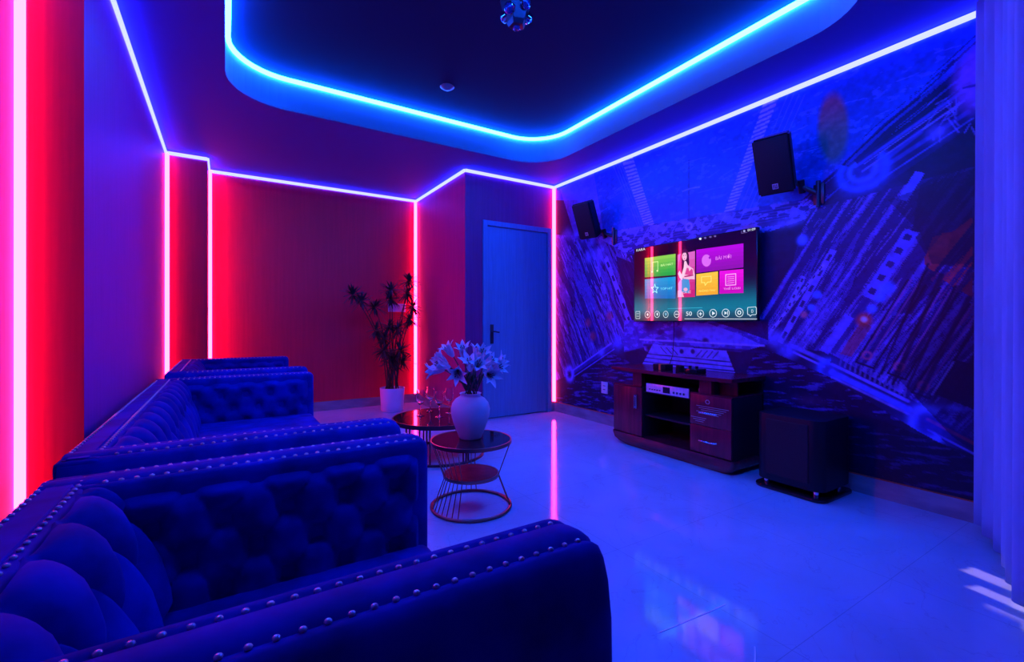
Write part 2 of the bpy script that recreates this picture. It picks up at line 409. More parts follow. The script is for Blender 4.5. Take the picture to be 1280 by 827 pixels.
# sky
sky = inpoly([(640, 225), (1290, -20), (1290, 20), (1130, 135), (1000, 252), (930, 270), (810, 296), (745, 292), (722, 250), (640, 250)]).astype(float)
paint(sky, (.05, .27, .82), .55+.45*n0)
paint(sky*(n1 > .62), (.25, .4, .9), .35)
paint(inpoly([(700, 236), (742, 214), (756, 300), (720, 300)]).astype(float), (.36, .3, .75), .55)
poly([(1260, 20), (1290, 260), (1215, 300), (1130, 230), (1085, 200), (1150, 130)], (.012, .018, .1), .8)
# light rungs
def ladder(a, b_, c, d_, n, col):
    for i in range(n):
        t0, t1 = i/n, (i+.55)/n; t0 = t0**.8; t1 = t1**.8
        f = lambda p, q, t: (p[0]+(q[0]-p[0])*t, p[1]+(q[1]-p[1])*t)
        poly([f(a, c, t0), f(b_, d_, t0), f(b_, d_, t1), f(a, c, t1)], col, .9)
poly([(776, 197), (790, 193), (820, 286), (808, 290)], (.16, .25, .7), .8)
ladder((776, 197), (790, 193), (808, 291), (820, 287), 26, (.5, .55, .92))
poly([(955, 128), (975, 118), (916, 268), (903, 271)], (.16, .25, .7), .8)
ladder((955, 128), (975, 118), (903, 271), (916, 268), 28, (.5, .55, .92))
for k in range(4):
    line((766+k*4, 205+k), (800+k*3, 290), .006, (.25, .36, .85), .7)
    line((985+k*7, 118), (922+k*6, 268), .006, (.25, .36, .85), .7)
line((861, 200), (861, 275), .012, (.02, .05, .35), .7)
ring((862, 250), .22, .012, (.45, .5, .95), .7, 40, 130, .45)
for k in range(26):
    x = 700+random.random()*480; y = 240-(x-700)*.42+20+random.random()*60
    line((x, y), (x+14+random.random()*20, y-7-random.random()*7), .005, (.3, .42, .9), .5)
# oval lens of light, orange over green
y, z = Wp((1041, 160)); dd = np.hypot((GY-y)/.10, (GZ-z-(GY-y)*.3)/.255)
tt = np.clip((GZ-z)/.25*.5+.5, 0, 1)
oc = np.stack([.12+.45*tt, .36-.20*tt, .22-.05*tt], 1); a = np.clip((1.05-dd)/.3, 0, 1)*.85
COL[:] = COL*(1-a[:, None])+oc*a[:, None]
# horizon machinery under the sky
hz = inpoly([(745, 292), (1010, 248), (1040, 262), (960, 290), (790, 318), (748, 312)]).astype(float)
paint(hz, (.05, .07, .4), .8); paint(hz*(n1 > .5), (.3, .35, .85), .8)
for k in range(5): line((770, 296+k*3), (1000, 256+k*3.4), .007, (.22, .27, .8), .5)
for k in range(14):
    x = 780+k*12; line((x, 300-k*2), (x+7, 288-k*2), .008, (.35, .42, .9), .7)
ring((861, 283), .03, .012, (.45, .5, .95), .9)
blob((905, 270), .09, (.35, .42, .92), .6, st=.3); blob((985, 278), .12, (.3, .4, .95), .7, st=.3); blob((935, 284), .06, (.5, .2, .2), .5, st=.4)
# upper right beams, tube and glowing collar
bm_ = streaks((1200, 60), (1000, 240), .5, .014, 21)
band = inpoly([(1290, -20), (1290, 75), (1150, 150), (1010, 272), (995, 262), (1080, 170)]).astype(float)
paint(band*(bm_ > .5), (.08, .16, .62), .75); paint(band*(bm_ < .36), (.015, .02, .16), .8)
tb = inpoly([(1200, 115), (1225, 150), (1105, 232), (1060, 215), (1085, 190)]).astype(float)
paint(tb, (.02, .03, .2), .9)
for i, (p, q, w_) in enumerate([((1198, 118), (1070, 208), .02), ((1205, 126), (1078, 214), .012), ((1210, 140), (1085, 222), .025), ((1216, 148), (1092, 230), .01), ((1190, 128), (1080, 205), .006), ((1150, 165), (1090, 212), .03)]):
    line(p, q, w_, ((.16, .24, .75), (.4, .45, .9), (.1, .15, .6))[i % 3], .8)
ring((1078, 213), .125, .03, (.1, .3, .95), .95, 150, 400, .9); ring((1078, 213), .07, .02, (.2, .45, .98), .8, 120, 380, .9)
blob((1078, 225), .14, (.08, .22, .9), .45)
blob((1224, 98), .11, (.42, .28, .85), .95, 6, 1.7); line((1205, 110), (1225, 105), .012, (.1, .1, .5), .9)
for k in range(16):
    x = 1165+random.random()*55; y = 120+random.random()*50
    line((x, y), (x+random.uniform(-14, 14), y+random.uniform(5, 22)), .008, (.3, .35, .9), .6)
blob((1172, 166), .05, (.3, .35, .95), .8)
# right wing: long machine panels running down to the left
wing = inpoly([(1010, 262), (1105, 238), (1150, 225), (1290, 190), (1290, 610), (1150, 505), (1035, 440), (948, 428), (948, 398), (990, 330)]).astype(float)
st = streaks((1160, 230), (1010, 440), .9, .035, 31, 4); st2 = streaks((1160, 230), (1010, 440), .22, .012, 41, 3)
paint(wing, (.05, .05, .25), .9)
paint(wing*(st > .47), (.14, .13, .5), .75); paint(wing*(st > .58), (.24, .22, .68), .7)
paint(wing*(st2 > .62), (.34, .32, .85), .55); paint(wing*(np.abs(st-.47) < .010), (.015, .015, .1), .8); paint(wing*(np.abs(st-.56) < .008), (.015, .015, .1), .75)
paint(wing*(np.abs(st2-.42) < .014), (.02, .02, .13), .6)
poly([(1150, 232), (1215, 190), (1290, 200), (1290, 340), (1165, 330), (1140, 290)], (.012, .012, .09), .75)
poly([(1120, 390), (1215, 260), (1215, 275), (1140, 392)], (.015, .015, .1), .8)
def quad(p, q, w_, col, al=.85):
    (y1, z1), (y2, z2) = Wp(p), Wp(q); L_ = math.hypot(y2-y1, z2-z1); ty_, tz_ = (y2-y1)/L_, (z2-z1)/L_
    s_ = (GY-y1)*ty_+(GZ-z1)*tz_; n_ = np.abs(-(GY-y1)*tz_+(GZ-z1)*ty_)
    paint(((s_ > 0) & (s_ < L_) & (n_ < w_/2)).astype(float), col, al)
def strip(a, b_, w_, col, al=.9, dash=0):
    quad(a, b_, w_, col, al)
    if dash:
        for k in range(dash):
            t = (k+.3)/dash; x = a[0]+(b_[0]-a[0])*t; y = a[1]+(b_[1]-a[1])*t
            quad((x, y), (x+(b_[0]-a[0])*.4/dash, y+(b_[1]-a[1])*.4/dash), w_*.5, (.02, .02, .14))
strip((1140, 288), (1085, 372), .075, (.22, .24, .75), .9, 5); strip((1085, 372), (1040, 440), .05, (.05, .06, .3), .9)
strip((1150, 215), (1128, 250), .05, (.22, .3, .85), .9); strip((1042, 312), (975, 428), .045, (.32, .3, .82), .85, 6)
strip((1030, 330), (955, 425), .02, (.4, .4, .9), .8, 9); strip((1062, 395), (1030, 440), .06, (.26, .25, .8), .85)
strip((1005, 345), (985, 385), .03, (.4, .45, .9), .7, 4)
for c, r in (((1108, 360), .045), ((1100, 372), .03), ((1090, 386), .03), ((1021, 368), .03), ((1014, 384), .025), ((1003, 300), .04)): blob(c, r, (.15, .35, .98), .9, 4)
blob((1080, 400), .045, (.85, .16, .08), .9, 4); blob((1080, 399), .02, (.9, .7, .8), .9, 4); blob((1005, 393), .025, (.8, .35, .4), .8, 4)
og = inpoly([(1160, 292), (1190, 290), (1215, 272), (1215, 372), (1180, 350), (1155, 330)]).astype(float)
paint(og*(st > .42), (.62, .12, .1), .85); poly([(1166, 296), (1190, 291), (1182, 322), (1158, 318)], (.7, .16, .1), .5)
paint(inpoly([(1160, 340), (1290, 340), (1290, 440), (1185, 400)]).astype(float)*(st2 > .5), (.3, .07, .2), .6)
poly([(1050, 442), (1076, 402), (1090, 408), (1064, 446)], (.5, .1, .08), .6)
for a0_ in ((1070, 452, 1135, 350), (1110, 466, 1175, 360), (1140, 490, 1212, 380)):   # stencilled panel borders
    x0_, y0_, x1_, y1_ = a0_
    for dx in (0, 22):
        line((x0_+dx, y0_+dx*.35), (x1_+dx, y1_+dx*.3), .012, (.012, .01, .06), .9)
    line((x0_, y0_), (x0_+22, y0_+8), .012, (.012, .01, .06), .9)
    line((x0_+6, y0_-4), (x1_+4, y1_), .008, (.45, .2, .5), .6); line((x0_+16, y0_-1), (x1_+14, y1_+2), .008, (.45, .2, .5), .6)
    ring((x0_+14, y0_-8), .022, .008, (.6, .2, .35), .8)
for k in range(7): line((1100+k*16, 470+k*9), (1160+k*17, 330+k*14), .014+.01*(k % 2), (.01, .01, .06), .8)
# rail with two glowing collars
for off, w_, c_ in ((0, .09, (.03, .04, .25)), (-7, .02, (.3, .3, .8)), (3, .04, (.16, .25, .9)), (9, .015, (.3, .28, .7))):
    line((1040, 462+off), (1135, 508+off), w_, c_, .95)
for off, w_, c_ in ((0, .09, (.02, .02, .14)), (-6, .018, (.5, .1, .14)), (7, .012, (.2, .2, .6))): line((1160, 530+off), (1225, 564+off), w_, c_, .95)
for k in range(14): line((1052+k*6.2, 446+k*2.9), (1050+k*6.2, 456+k*3), .012, (.25, .22, .6), .7)
line((990, 432), (1034, 452), .03, (.25, .25, .7), .9); line((992, 440), (1030, 458), .015, (.4, .38, .85), .9)
ring((1036, 463), .055, .022, (.12, .32, .99), .95, 80, 290, 1.1); blob((1036, 463), .10, (.08, .2, .9), .6)
ring((1160, 530), .075, .026, (.25, .4, 1.0), .95, 60, 310, 1.2); blob((1158, 530), .13, (.07, .15, .85), .55)
blob((985, 438), .08, (.2, .26, .95), .8, 3, .8); blob((968, 422), .07, (.25, .3, .9), .8, 3); blob((1195, 510), .05, (.2, .3, .95), .8, 2, .4)
line((1165, 493), (1192, 452), .01, (.4, .4, .85), .8); poly([(1168, 492), (1195, 450), (1290, 470), (1290, 540)], (.012, .012, .07), .9)
poly([(1120, 470), (1190, 370), (1215, 330), (1300, 330), (1300, 620), (1190, 545)], (.01, .01, .07), .55)
poly([(1110, 250), (1300, 180), (1300, 330), (1165, 330), (1150, 290)], (.01, .01, .07), .5)
# dark water at the foot
ft = inpoly([(640, 620), (692, 500), (760, 440), (810, 462), (925, 482), (948, 432), (1035, 470), (1150, 540), (1300, 620), (1300, 800), (640, 800)]).astype(float)
paint(ft, (.012, .015, .1), .9)
wv = fbm(GY*9+2*fbm(GY*3, GZ*6, 2, 77), GZ*60+GY*6, 4, 55)
paint(ft*(wv > .55), (.05, .07, .42), .55); paint(ft*(wv > .63), (.24, .22, .7), .4)
paint(inpoly([(1060, 510), (1300, 600), (1300, 700), (1000, 640)]).astype(float), (.01, .012, .07), .6)
blob((760, 470), .16, (.35, .1, .2), .4, 2, .5); blob((1010, 500), .12, (.3, .16, .35), .35, 2, .3)
# left wing
lw = inpoly([(640, 290), (745, 296), (790, 320), (806, 400), (812, 440), (770, 428), (712, 468), (640, 500)]).astype(float)
s3 = streaks((735, 310), (790, 440), .7, .05, 61, 4); s4 = streaks((735, 310), (790, 440), .2, .02, 71, 3)
paint(lw, (.06, .05, .28), .9); paint(lw*(s3 > .46), (.2, .17, .6), .75); paint(lw*(s4 > .6), (.36, .34, .85), .6)
paint(lw*(np.abs(s3-.46) < .012), (.01, .01, .06), .9); paint(lw*(np.abs(s4-.45) < .018), (.01, .01, .07), .7)
poly([(770, 320), (795, 330), (800, 405), (786, 398)], (.015, .015, .12), .85)
strip((757, 322), (796, 425), .06, (.34, .32, .85), .8, 6); strip((742, 318), (775, 425), .04, (.28, .27, .75), .7, 5); strip((725, 330), (750, 430), .03, (.15, .14, .5), .8)
for c_ in ((735, 403), (741, 420), (762, 395)): blob(c_, .05, (.6, .16, .2), .7, 3)
for k in range(20):
    x = 702+random.random()*50; y = 285+random.random()*40
    blob((x, y), .03+random.random()*.04, (.3, .28, .85), .5, 2)
line((715, 466), (766, 432), .05, (.05, .06, .4), .95); line((716, 463), (764, 429), .018, (.3, .3, .85), .9); line((718, 470), (768, 436), .012, (.2, .22, .8), .9)
ring((712, 467), .06, .03, (.25, .3, .98), .9, 0, 360, 1.2); blob((752, 440), .05, (.25, .35, .95), .8); blob((772, 428), .09, (.2, .25, .9), .8)
blob((790, 430), .08, (.35, .38, .95), .7, 2, .5)
# centre: hull and landing deck below the television
ct = inpoly([(780, 400), (950, 398), (960, 430), (925, 440), (820, 430), (780, 440)]).astype(float)
paint(ct, (.12, .12, .55), .85); paint(ct*(n1 > .5), (.26, .28, .82), .6)
poly([(855, 402), (885, 404), (925, 418), (950, 430), (900, 430), (850, 420)], (.28, .3, .85), .85)
poly([(884, 399), (960, 399), (960, 425), (930, 414)], (.015, .015, .15), .85)
for c_, r_ in (((849, 417), .06), ((812, 408), .07), ((882, 425), .03), ((826, 415), .04)): blob(c_, r_, (.02, .02, .2), .9, 4, .7)
line((800, 424), (955, 432), .015, (.45, .48, .95), .8); line((805, 431), (960, 440), .02, (.02, .02, .2), .85)
deck = [(816, 430), (908, 438), (927, 486), (795, 470)]
poly(deck, (.34, .35, .85), .95)
for t in (.3, .42, .54, .66, .8, .92):
    f = lambda p, q: (p[0]+(q[0]-p[0])*t, p[1]+(q[1]-p[1])*t)
    line(f(deck[0], deck[3]), f(deck[1], deck[2]), .009, (.015, .015, .2), .9)
for x in (826, 833, 840, 877, 884, 891, 898): line((x, 433+(x-816)*.08), (x+(7 if x < 860 else -7), 441+(x-816)*.08), .008, (.015, .015, .2), .85)
for x in (852, 866): blob((x, 439), .022, (.01, .01, .15), .95, 6)
COL *= (.75+.5*fbm(GY*40, GZ*40, 2, 91))[:, None]
COL = np.clip(COL**1.45*1.5, .002, 1)
me = bpy.data.meshes.new('wall_right')
nv = GY.size; me.vertices.add(nv); co_ = np.empty((nv, 3)); co_[:, 0] = XR-.0005; co_[:, 1] = GY; co_[:, 2] = GZ
me.vertices.foreach_set('co', co_.ravel())
I = np.arange(NY*NZ).reshape(NZ, NY); q = np.stack([I[:-1, :-1], I[1:, :-1], I[1:, 1:], I[:-1, 1:]], -1).reshape(-1, 4)
me.loops.add(q.size); me.loops.foreach_set('vertex_index', q.ravel().astype(np.int32))
me.polygons.add(len(q)); me.polygons.foreach_set('loop_start', np.arange(0, q.size, 4, dtype=np.int32))
me.update(calc_edges=True)
at_ = me.color_attributes.new('mural', 'FLOAT_COLOR', 'POINT')
at_.data.foreach_set('color', np.concatenate([COL, np.ones((nv, 1))], 1).astype(np.float32).ravel())
mm_ = mat('printed mural wallpaper', (.1, .1, .3), .38, 0, .4); M['mural'] = mm_
an = nd(mm_, 'ShaderNodeAttribute', attribute_name='mural'); lk(mm_, an.outputs['Color'], mm_.node_tree.nodes['Principled BSDF'].inputs['Base Color'])
me.materials.append(mm_)
wr = bx('wall_right', M['plain'], XR, XR+T, YE, YC, 0, H, kind='structure')
mo = bpy.data.objects.new('mural', me); C.objects.link(mo); mo.parent = wr

# ------------------------------------------------------------------ television
TVX = 3.375
t = thing('television', 'large flat television on the mural wall showing a colourful karaoke menu', 'television', (3.42, 2.55, 1.45))
ty0, ty1, tz0, tz1 = 1.943, 3.15, 1.108, 1.80
b = MB(); b.box(TVX+.001, TVX+.035, ty0-.008, ty1+.008, tz0-.008, tz1+.008, .004, 2); b.build('housing', M['tv_frame'], t, smooth=.7)
b = MB(); b.box(TVX+.034, XR-.001, 2.35, 2.75, 1.3, 1.6, .005, 2); b.build('wall_bracket', M['black'], t)
mats = []; mi = {}
def em(name, col, s=1.0):
    if name not in mi:
        mi[name] = len(mats); mats.append(emit('screen '+name, col, s, .5))
    return mi[name]
def srgb(r, g, b_): return tuple((c/255/12.92 if c/255 < .04045 else ((c/255+.055)/1.055)**2.4) for c in (r, g, b_))
sc = MB()
def sp(u, v, k=1):     # a point of the glass, from where it is seen
    p = at(u, v, x=TVX-.0006*k); return (TVX-.0006*k, min(max(p.y, ty0), ty1), min(max(p.z, tz0), tz1))
def sq(pts, name, col, k=1, s=1.0):
    sc.add([sp(*p, k) for p in pts], [tuple(range(len(pts)))], em(name, srgb(*col), s))
def yz(pts, name, col, k=1, s=1.0):
    sc.add([(TVX-.0006*k, y, z) for y, z in pts], [tuple(range(len(pts)))], em(name, srgb(*col), s))
# background of the menu: dark wine at the top, teal below
rows = [(1.80, (14, 0, 26)), (1.70, (20, 0, 30)), (1.58, (30, 0, 38)), (1.45, (22, 10, 48)), (1.38, (14, 40, 70)), (1.32, (8, 80, 110)), (1.26, (6, 110, 140)), (1.20, (8, 120, 150)), (1.165, (22, 90, 110)), (1.108, (36, 58, 84))]
for (z1_, c1), (z0_, c0) in zip(rows[:-1], rows[1:]):
    for k in range(4):
        f0, f1 = k/4, (k+1)/4; c = [c1[i]+(c0[i]-c1[i])*(f0+f1)/2 for i in range(3)]
        za, zb = z1_+(z0_-z1_)*f0, z1_+(z0_-z1_)*f1
        yz([(ty1, za), (ty0, za), (ty0, zb), (ty1, zb)], 'bg%.3f' % za, c, 0)
def grad(a, b_, c, d_, c1, c2, nm, n=6, k=1):
    """quad a b (top) c d (bottom) filled from c1 to c2"""
    for i in range(n):
        t0, t1 = i/n, (i+1)/n; f = lambda p, q, t: (p[0]+(q[0]-p[0])*t, p[1]+(q[1]-p[1])*t)
        sq([f(a, d_, t0), f(b_, c, t0), f(b_, c, t1), f(a, d_, t1)], '%s%d' % (nm, i), [c1[j]+(c2[j]-c1[j])*(t0+t1)/2 for j in range(3)], k)
grad((806, 322.5), (844.5, 317), (844.5, 343.5), (806, 346.5), (150, 215, 80), (20, 165, 70), 'green')
grad((806, 349), (844.5, 345.5), (844.5, 373), (806, 373), (0, 160, 225), (0, 110, 200), 'sky')
grad((847, 318), (868.7, 313.5), (868.7, 371), (847, 371.5), (225, 110, 205), (205, 30, 110), 'pink')
grad((870.3, 312), (929.3, 304), (929.3, 334), (870.3, 341), (190, 10, 235), (140, 20, 175), 'violet')
grad((870.3, 342.5), (897.5, 339), (897.5, 367.5), (870.3, 369.5), (255, 205, 60), (250, 170, 10), 'amber')
grad((899.3, 338.5), (929.3, 336), (929.3, 366), (899.3, 367), (240, 20, 235), (200, 10, 190), 'magenta')
# singer card: long dark hair, face, raised hand, pink top, blue jeans
def ell(c, ru, rv, name, col, k=2, n=20, rot=0):
    P = []
    for i in range(n):
        a = 2*PI*i/n; x, y = ru*math.cos(a), rv*math.sin(a)
        P.append((c[0]+x*math.cos(rot)-y*math.sin(rot), c[1]+x*math.sin(rot)+y*math.cos(rot)))
    sq(P, name, col, k)
sq([(848.5, 332), (850, 320), (852, 313.5), (855.5, 310.5), (859, 312), (861, 318), (861.6, 328), (860, 337), (857, 342), (853, 346), (849, 350), (847.6, 344)], 'hair', (62, 18, 62), 2)
sq([(853.6, 340), (855.6, 331), (857.6, 326), (859.6, 331), (862.5, 333), (866.4, 335.6), (868.4, 343), (868.5, 349), (863.6, 348.6), (860, 349.5), (854.5, 349)], 'skin', (248, 190, 225), 3)
ell((855.5, 320.2), 3.0, 5.4, 'skin', (248, 190, 225), 4)
sq([(852.2, 319), (853, 314), (857, 313.2), (859, 318), (857, 315.6), (854, 316)], 'hair', (62, 18, 62), 5)
ell((854.3, 319.2), .7, .4, 'hair', (62, 18, 62), 5); ell((857, 318.8), .7, .4, 'hair', (62, 18, 62), 5); ell((855.7, 323.2), .8, .5, 'lip', (215, 60, 110), 5)
sq([(847.6, 342), (849.4, 338), (852, 343), (854.6, 334), (855.4, 326.4), (857.6, 326), (857.4, 334), (855, 344), (852.4, 350), (849.4, 347)], 'arm skin', (255, 210, 235), 5)
sq([(856, 343), (858.6, 334.5), (860.6, 335), (861.6, 339), (864.6, 335.5), (865.8, 337), (866.4, 342.6), (861, 343.6)], 'top', (222, 70, 150), 4)
sq([(855.4, 344.8), (861, 343.6), (866.4, 342.8), (866.8, 344.4), (861, 345.6), (855.4, 346.4)], 'top trim', (190, 40, 120), 5)
sq([(852, 348), (861, 349), (862.4, 357), (861.4, 366), (848, 365), (847.6, 354)], 'jeans', (62, 150, 220), 4)
sq([(847.2, 363), (851, 362.4), (853, 365), (855, 371), (847.2, 371.3)], 'bag', (240, 180, 215), 5); ell((857, 361.6), 2.6, 2.2, 'bag', (240, 180, 215), 5)
# lettering, icons
def text(s, u, v, h, name, col, k=3, w=None, center=False):
    cu = bpy.data.curves.new('t', 'FONT'); cu.body = s; cu.size = 1; ob = bpy.data.objects.new('t', cu); C.objects.link(ob)
    bpy.context.view_layer.update(); dg = bpy.context.evaluated_depsgraph_get()
    me = bpy.data.meshes.new_from_object(ob.evaluated_get(dg)); 
    X = [v_.co.x for v_ in me.vertices]; wd = max(X)-min(X)
    p = at(u, v, x=TVX-.0006*k); sx = h/.7 if not w else w/wd; sy = h/.7
    off = wd*sx/2 if center else 0
    vs = [(TVX-.0006*k, p.y-((q.co.x-min(X))*sx-off), p.z+q.co.y*sy) for q in me.vertices]
    sc.add(vs, [tuple(f.vertices) for f in me.polygons], em(name, srgb(*col), 1.0))
    bpy.data.objects.remove(ob); bpy.data.curves.remove(cu); bpy.data.meshes.remove(me)
WH = (235, 245, 255)
text('KARA', 795.5, 314.3, .024, 'white', WH, w=.11)
text('BÀI HÁT', 826, 333, .02, 'lime', (225, 255, 170), w=.135)
text('TOP HIT', 825.5, 362.4, .02, 'ice', (150, 250, 255), w=.135)
text('CA SĨ', 853, 366.8, .018, 'rose', (255, 190, 235), w=.085, k=6)
text('BÀI MỚI', 894.5, 325, .028, 'lilac', (245, 130, 255), w=.135)
text('PHÒNG THU', 873.6, 365, .016, 'cream', (255, 235, 120), w=.15)
text('THỂ LOẠI', 904.5, 362.3, .016, 'blush', (255, 170, 250), w=.14)
text('50', 857.5, 394.4, .036, 'white', WH, w=.058)
text('01:09', 934.5, 289.0, .018, 'white', WH, w=.06)
text('D', 939.2, 390.6, .024, 'white', WH, w=.015)
def stroke(pts, name, col, w=.004, k=3, closed=False):
    P = [at(*p, x=TVX) for p in pts]; L = len(P) if closed else len(P)-1
    for i in range(L):
        a, c = P[i], P[(i+1) % len(P)]; d_ = Vector((0, c.y-a.y, c.z-a.z)); 
        if d_.length < 1e-6: continue
        d_.normalize(); nn = Vector((0, -d_.z, d_.y))*w/2; e_ = d_*w*.4
        sc.add([(TVX-.0006*k, *(a-e_+nn)[1:]), (TVX-.0006*k, *(c+e_+nn)[1:]), (TVX-.0006*k, *(c+e_-nn)[1:]), (TVX-.0006*k, *(a-e_-nn)[1:])], [(0, 1, 2, 3)], em(name, srgb(*col), 1.0))
def circ(u, v, ru, rv, name='white', col=WH, w=.004, n=20):
    stroke([(u+ru*math.cos(2*PI*i/n), v+rv*math.sin(2*PI*i/n)) for i in range(n)], name, col, w, closed=True)
LM = ('lime', (225, 255, 170))
stroke([(816, 339), (816, 327.5), (822.5, 326.8), (822.5, 338)], *LM, w=.006); ell((815.2, 339.6), 1.1, 1.1, *LM, k=3); ell((821.7, 338.4), 1.1, 1.1, *LM, k=3)
star = [(818.7+(4.6 if i % 2 == 0 else 2.0)*math.sin(i*PI/5), 361-(6 if i % 2 == 0 else 2.6)*math.cos(i*PI/5)) for i in range(10)]
stroke(star, 'ice', (150, 250, 255), w=.007, closed=True)
ell((883, 325.5), 5.8, 7.6, 'lilac2', (225, 110, 250), k=3); ell((887, 322), 1.2, 1.6, 'violet dot', (150, 20, 200), k=4)
CR = ('cream', (255, 235, 120))
stroke([(877, 346), (889, 345), (889, 352), (884.5, 352.6), (881.5, 356.5), (881, 353), (877, 353)], *CR, w=.006, closed=True)
stroke([(907.3, 343.2), (919.8, 342), (919.8, 355.8), (907.3, 356.5)], 'blush', (255, 170, 250), w=.007, closed=True)
for k in range(4): stroke([(909.5, 346+k*2.6), (917.7, 345.4+k*2.5)], 'blush', (255, 170, 250), w=.004)
for u in (822, 832.8, 846.5): circ(u-.5, 392.7, 3.1, 4.0)
circ(809.5, 393, 3.1, 4)
circ(875.8, 392, 3.9, 4.5); circ(891.5, 391.3, 4.3, 4.9); circ(907.3, 391, 4.5, 5.0); circ(924.3, 390.5, 4.8, 5.3)
stroke([(795, 389.2), (800, 389.1), (800, 398), (795, 398)], 'white', WH, closed=True); stroke([(796, 392), (799, 392)], 'white', WH); stroke([(796, 395), (799, 395)], 'white', WH)
stroke([(844.5, 392.7), (847.8, 392.6)], 'white', WH, .006); stroke([(874, 392), (877.6, 392)], 'white', WH, .006); stroke([(875.8, 390), (875.8, 394)], 'white', WH, .006)
sq([(890.2, 388.8), (894, 391.3), (890.2, 393.9)], 'white', WH, 3); sq([(905.6, 388.8), (908.8, 391), (905.6, 393.2)], 'white', WH, 3); stroke([(909.6, 388.8), (909.6, 393.2)], 'white', WH, .005)
circ(924.3, 390.5, 1.9, 2.2, w=.006, n=12); ell((821.6, 392.5), .9, 1.8, 'white', WH, 3); ell((809.5, 393), 1, 1.6, 'white', WH, 3); ell((832.3, 392.5), 1.2, 1.8, 'pale', (130, 180, 210), 3)
stroke([(935, 384), (944.8, 383.3), (945.6, 385), (945.6, 392), (944.5, 393), (940, 393.2), (938, 395.2), (937, 393.3), (935, 393), (934.6, 391), (934.6, 385)], 'white', WH, .004, closed=True)
stroke([(856, 398.3), (946.2, 398.5)], 'white', WH, .004); stroke([(835, 385.6), (878, 384.3)], 'aqua', (60, 190, 220), .004)
ell((875.3, 298.2), 1.5, 1.6, 'white', WH, 3); 
for u, v in ((881.5, 297.2), (888, 296), (893.8, 295)): ell((u, v), 1.6, 1.2, 'dim', (110, 90, 160), 3)
stroke([(927, 288.5), (927, 291.5), (934, 290.3)], 'dim', (110, 90, 160), .004); ell((930.3, 288.6), 1.4, 1.4, 'dim2', (170, 170, 220), 3)
scr = sc.build('screen', mats, t)
# keep the glass facing the room
for p in scr.data.polygons:
    if p.normal.x > 0: p.flip()
b = MB(); pth = [at(840, 401, x=3.44), at(840.5, 420, x=3.44), at(842, 440, x=3.40)]; pth = [Vector((3.44, 2.74, 1.12)), Vector((3.445, 2.745, .95)), Vector((3.40, 2.72, .80)), Vector((3.32, 2.70, .697))]
b.tube(pth, .003, 6); b.build('cable', M['black'], t, smooth=True)

# two bright floor reflections, laid as pale strips on the tiles
M['glint_strip'] = mat('pale reflection strip', (1, 1, 1), .5)
for pts_, lb in (([(822, 791), (840, 784), (866, 773), (888, 764), (907, 755)], 'long thin pale strip standing in for a reflection on the blue lit floor right of the front armchair'), ([(943.5, 808), (944, 816), (943.5, 829)], 'short thin pale strip standing in for a reflection on the floor at the bottom edge')):
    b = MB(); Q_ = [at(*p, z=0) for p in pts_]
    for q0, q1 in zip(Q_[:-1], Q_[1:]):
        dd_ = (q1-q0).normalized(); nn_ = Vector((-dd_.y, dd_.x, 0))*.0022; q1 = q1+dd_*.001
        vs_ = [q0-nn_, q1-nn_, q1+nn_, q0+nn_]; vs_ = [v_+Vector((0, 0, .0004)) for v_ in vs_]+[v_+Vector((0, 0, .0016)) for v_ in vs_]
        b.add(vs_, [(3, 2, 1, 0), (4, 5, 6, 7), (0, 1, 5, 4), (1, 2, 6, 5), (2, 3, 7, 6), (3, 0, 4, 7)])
    o = b.build('glint_strip', M['glint_strip']); tag(o, lb, 'glint_strip')

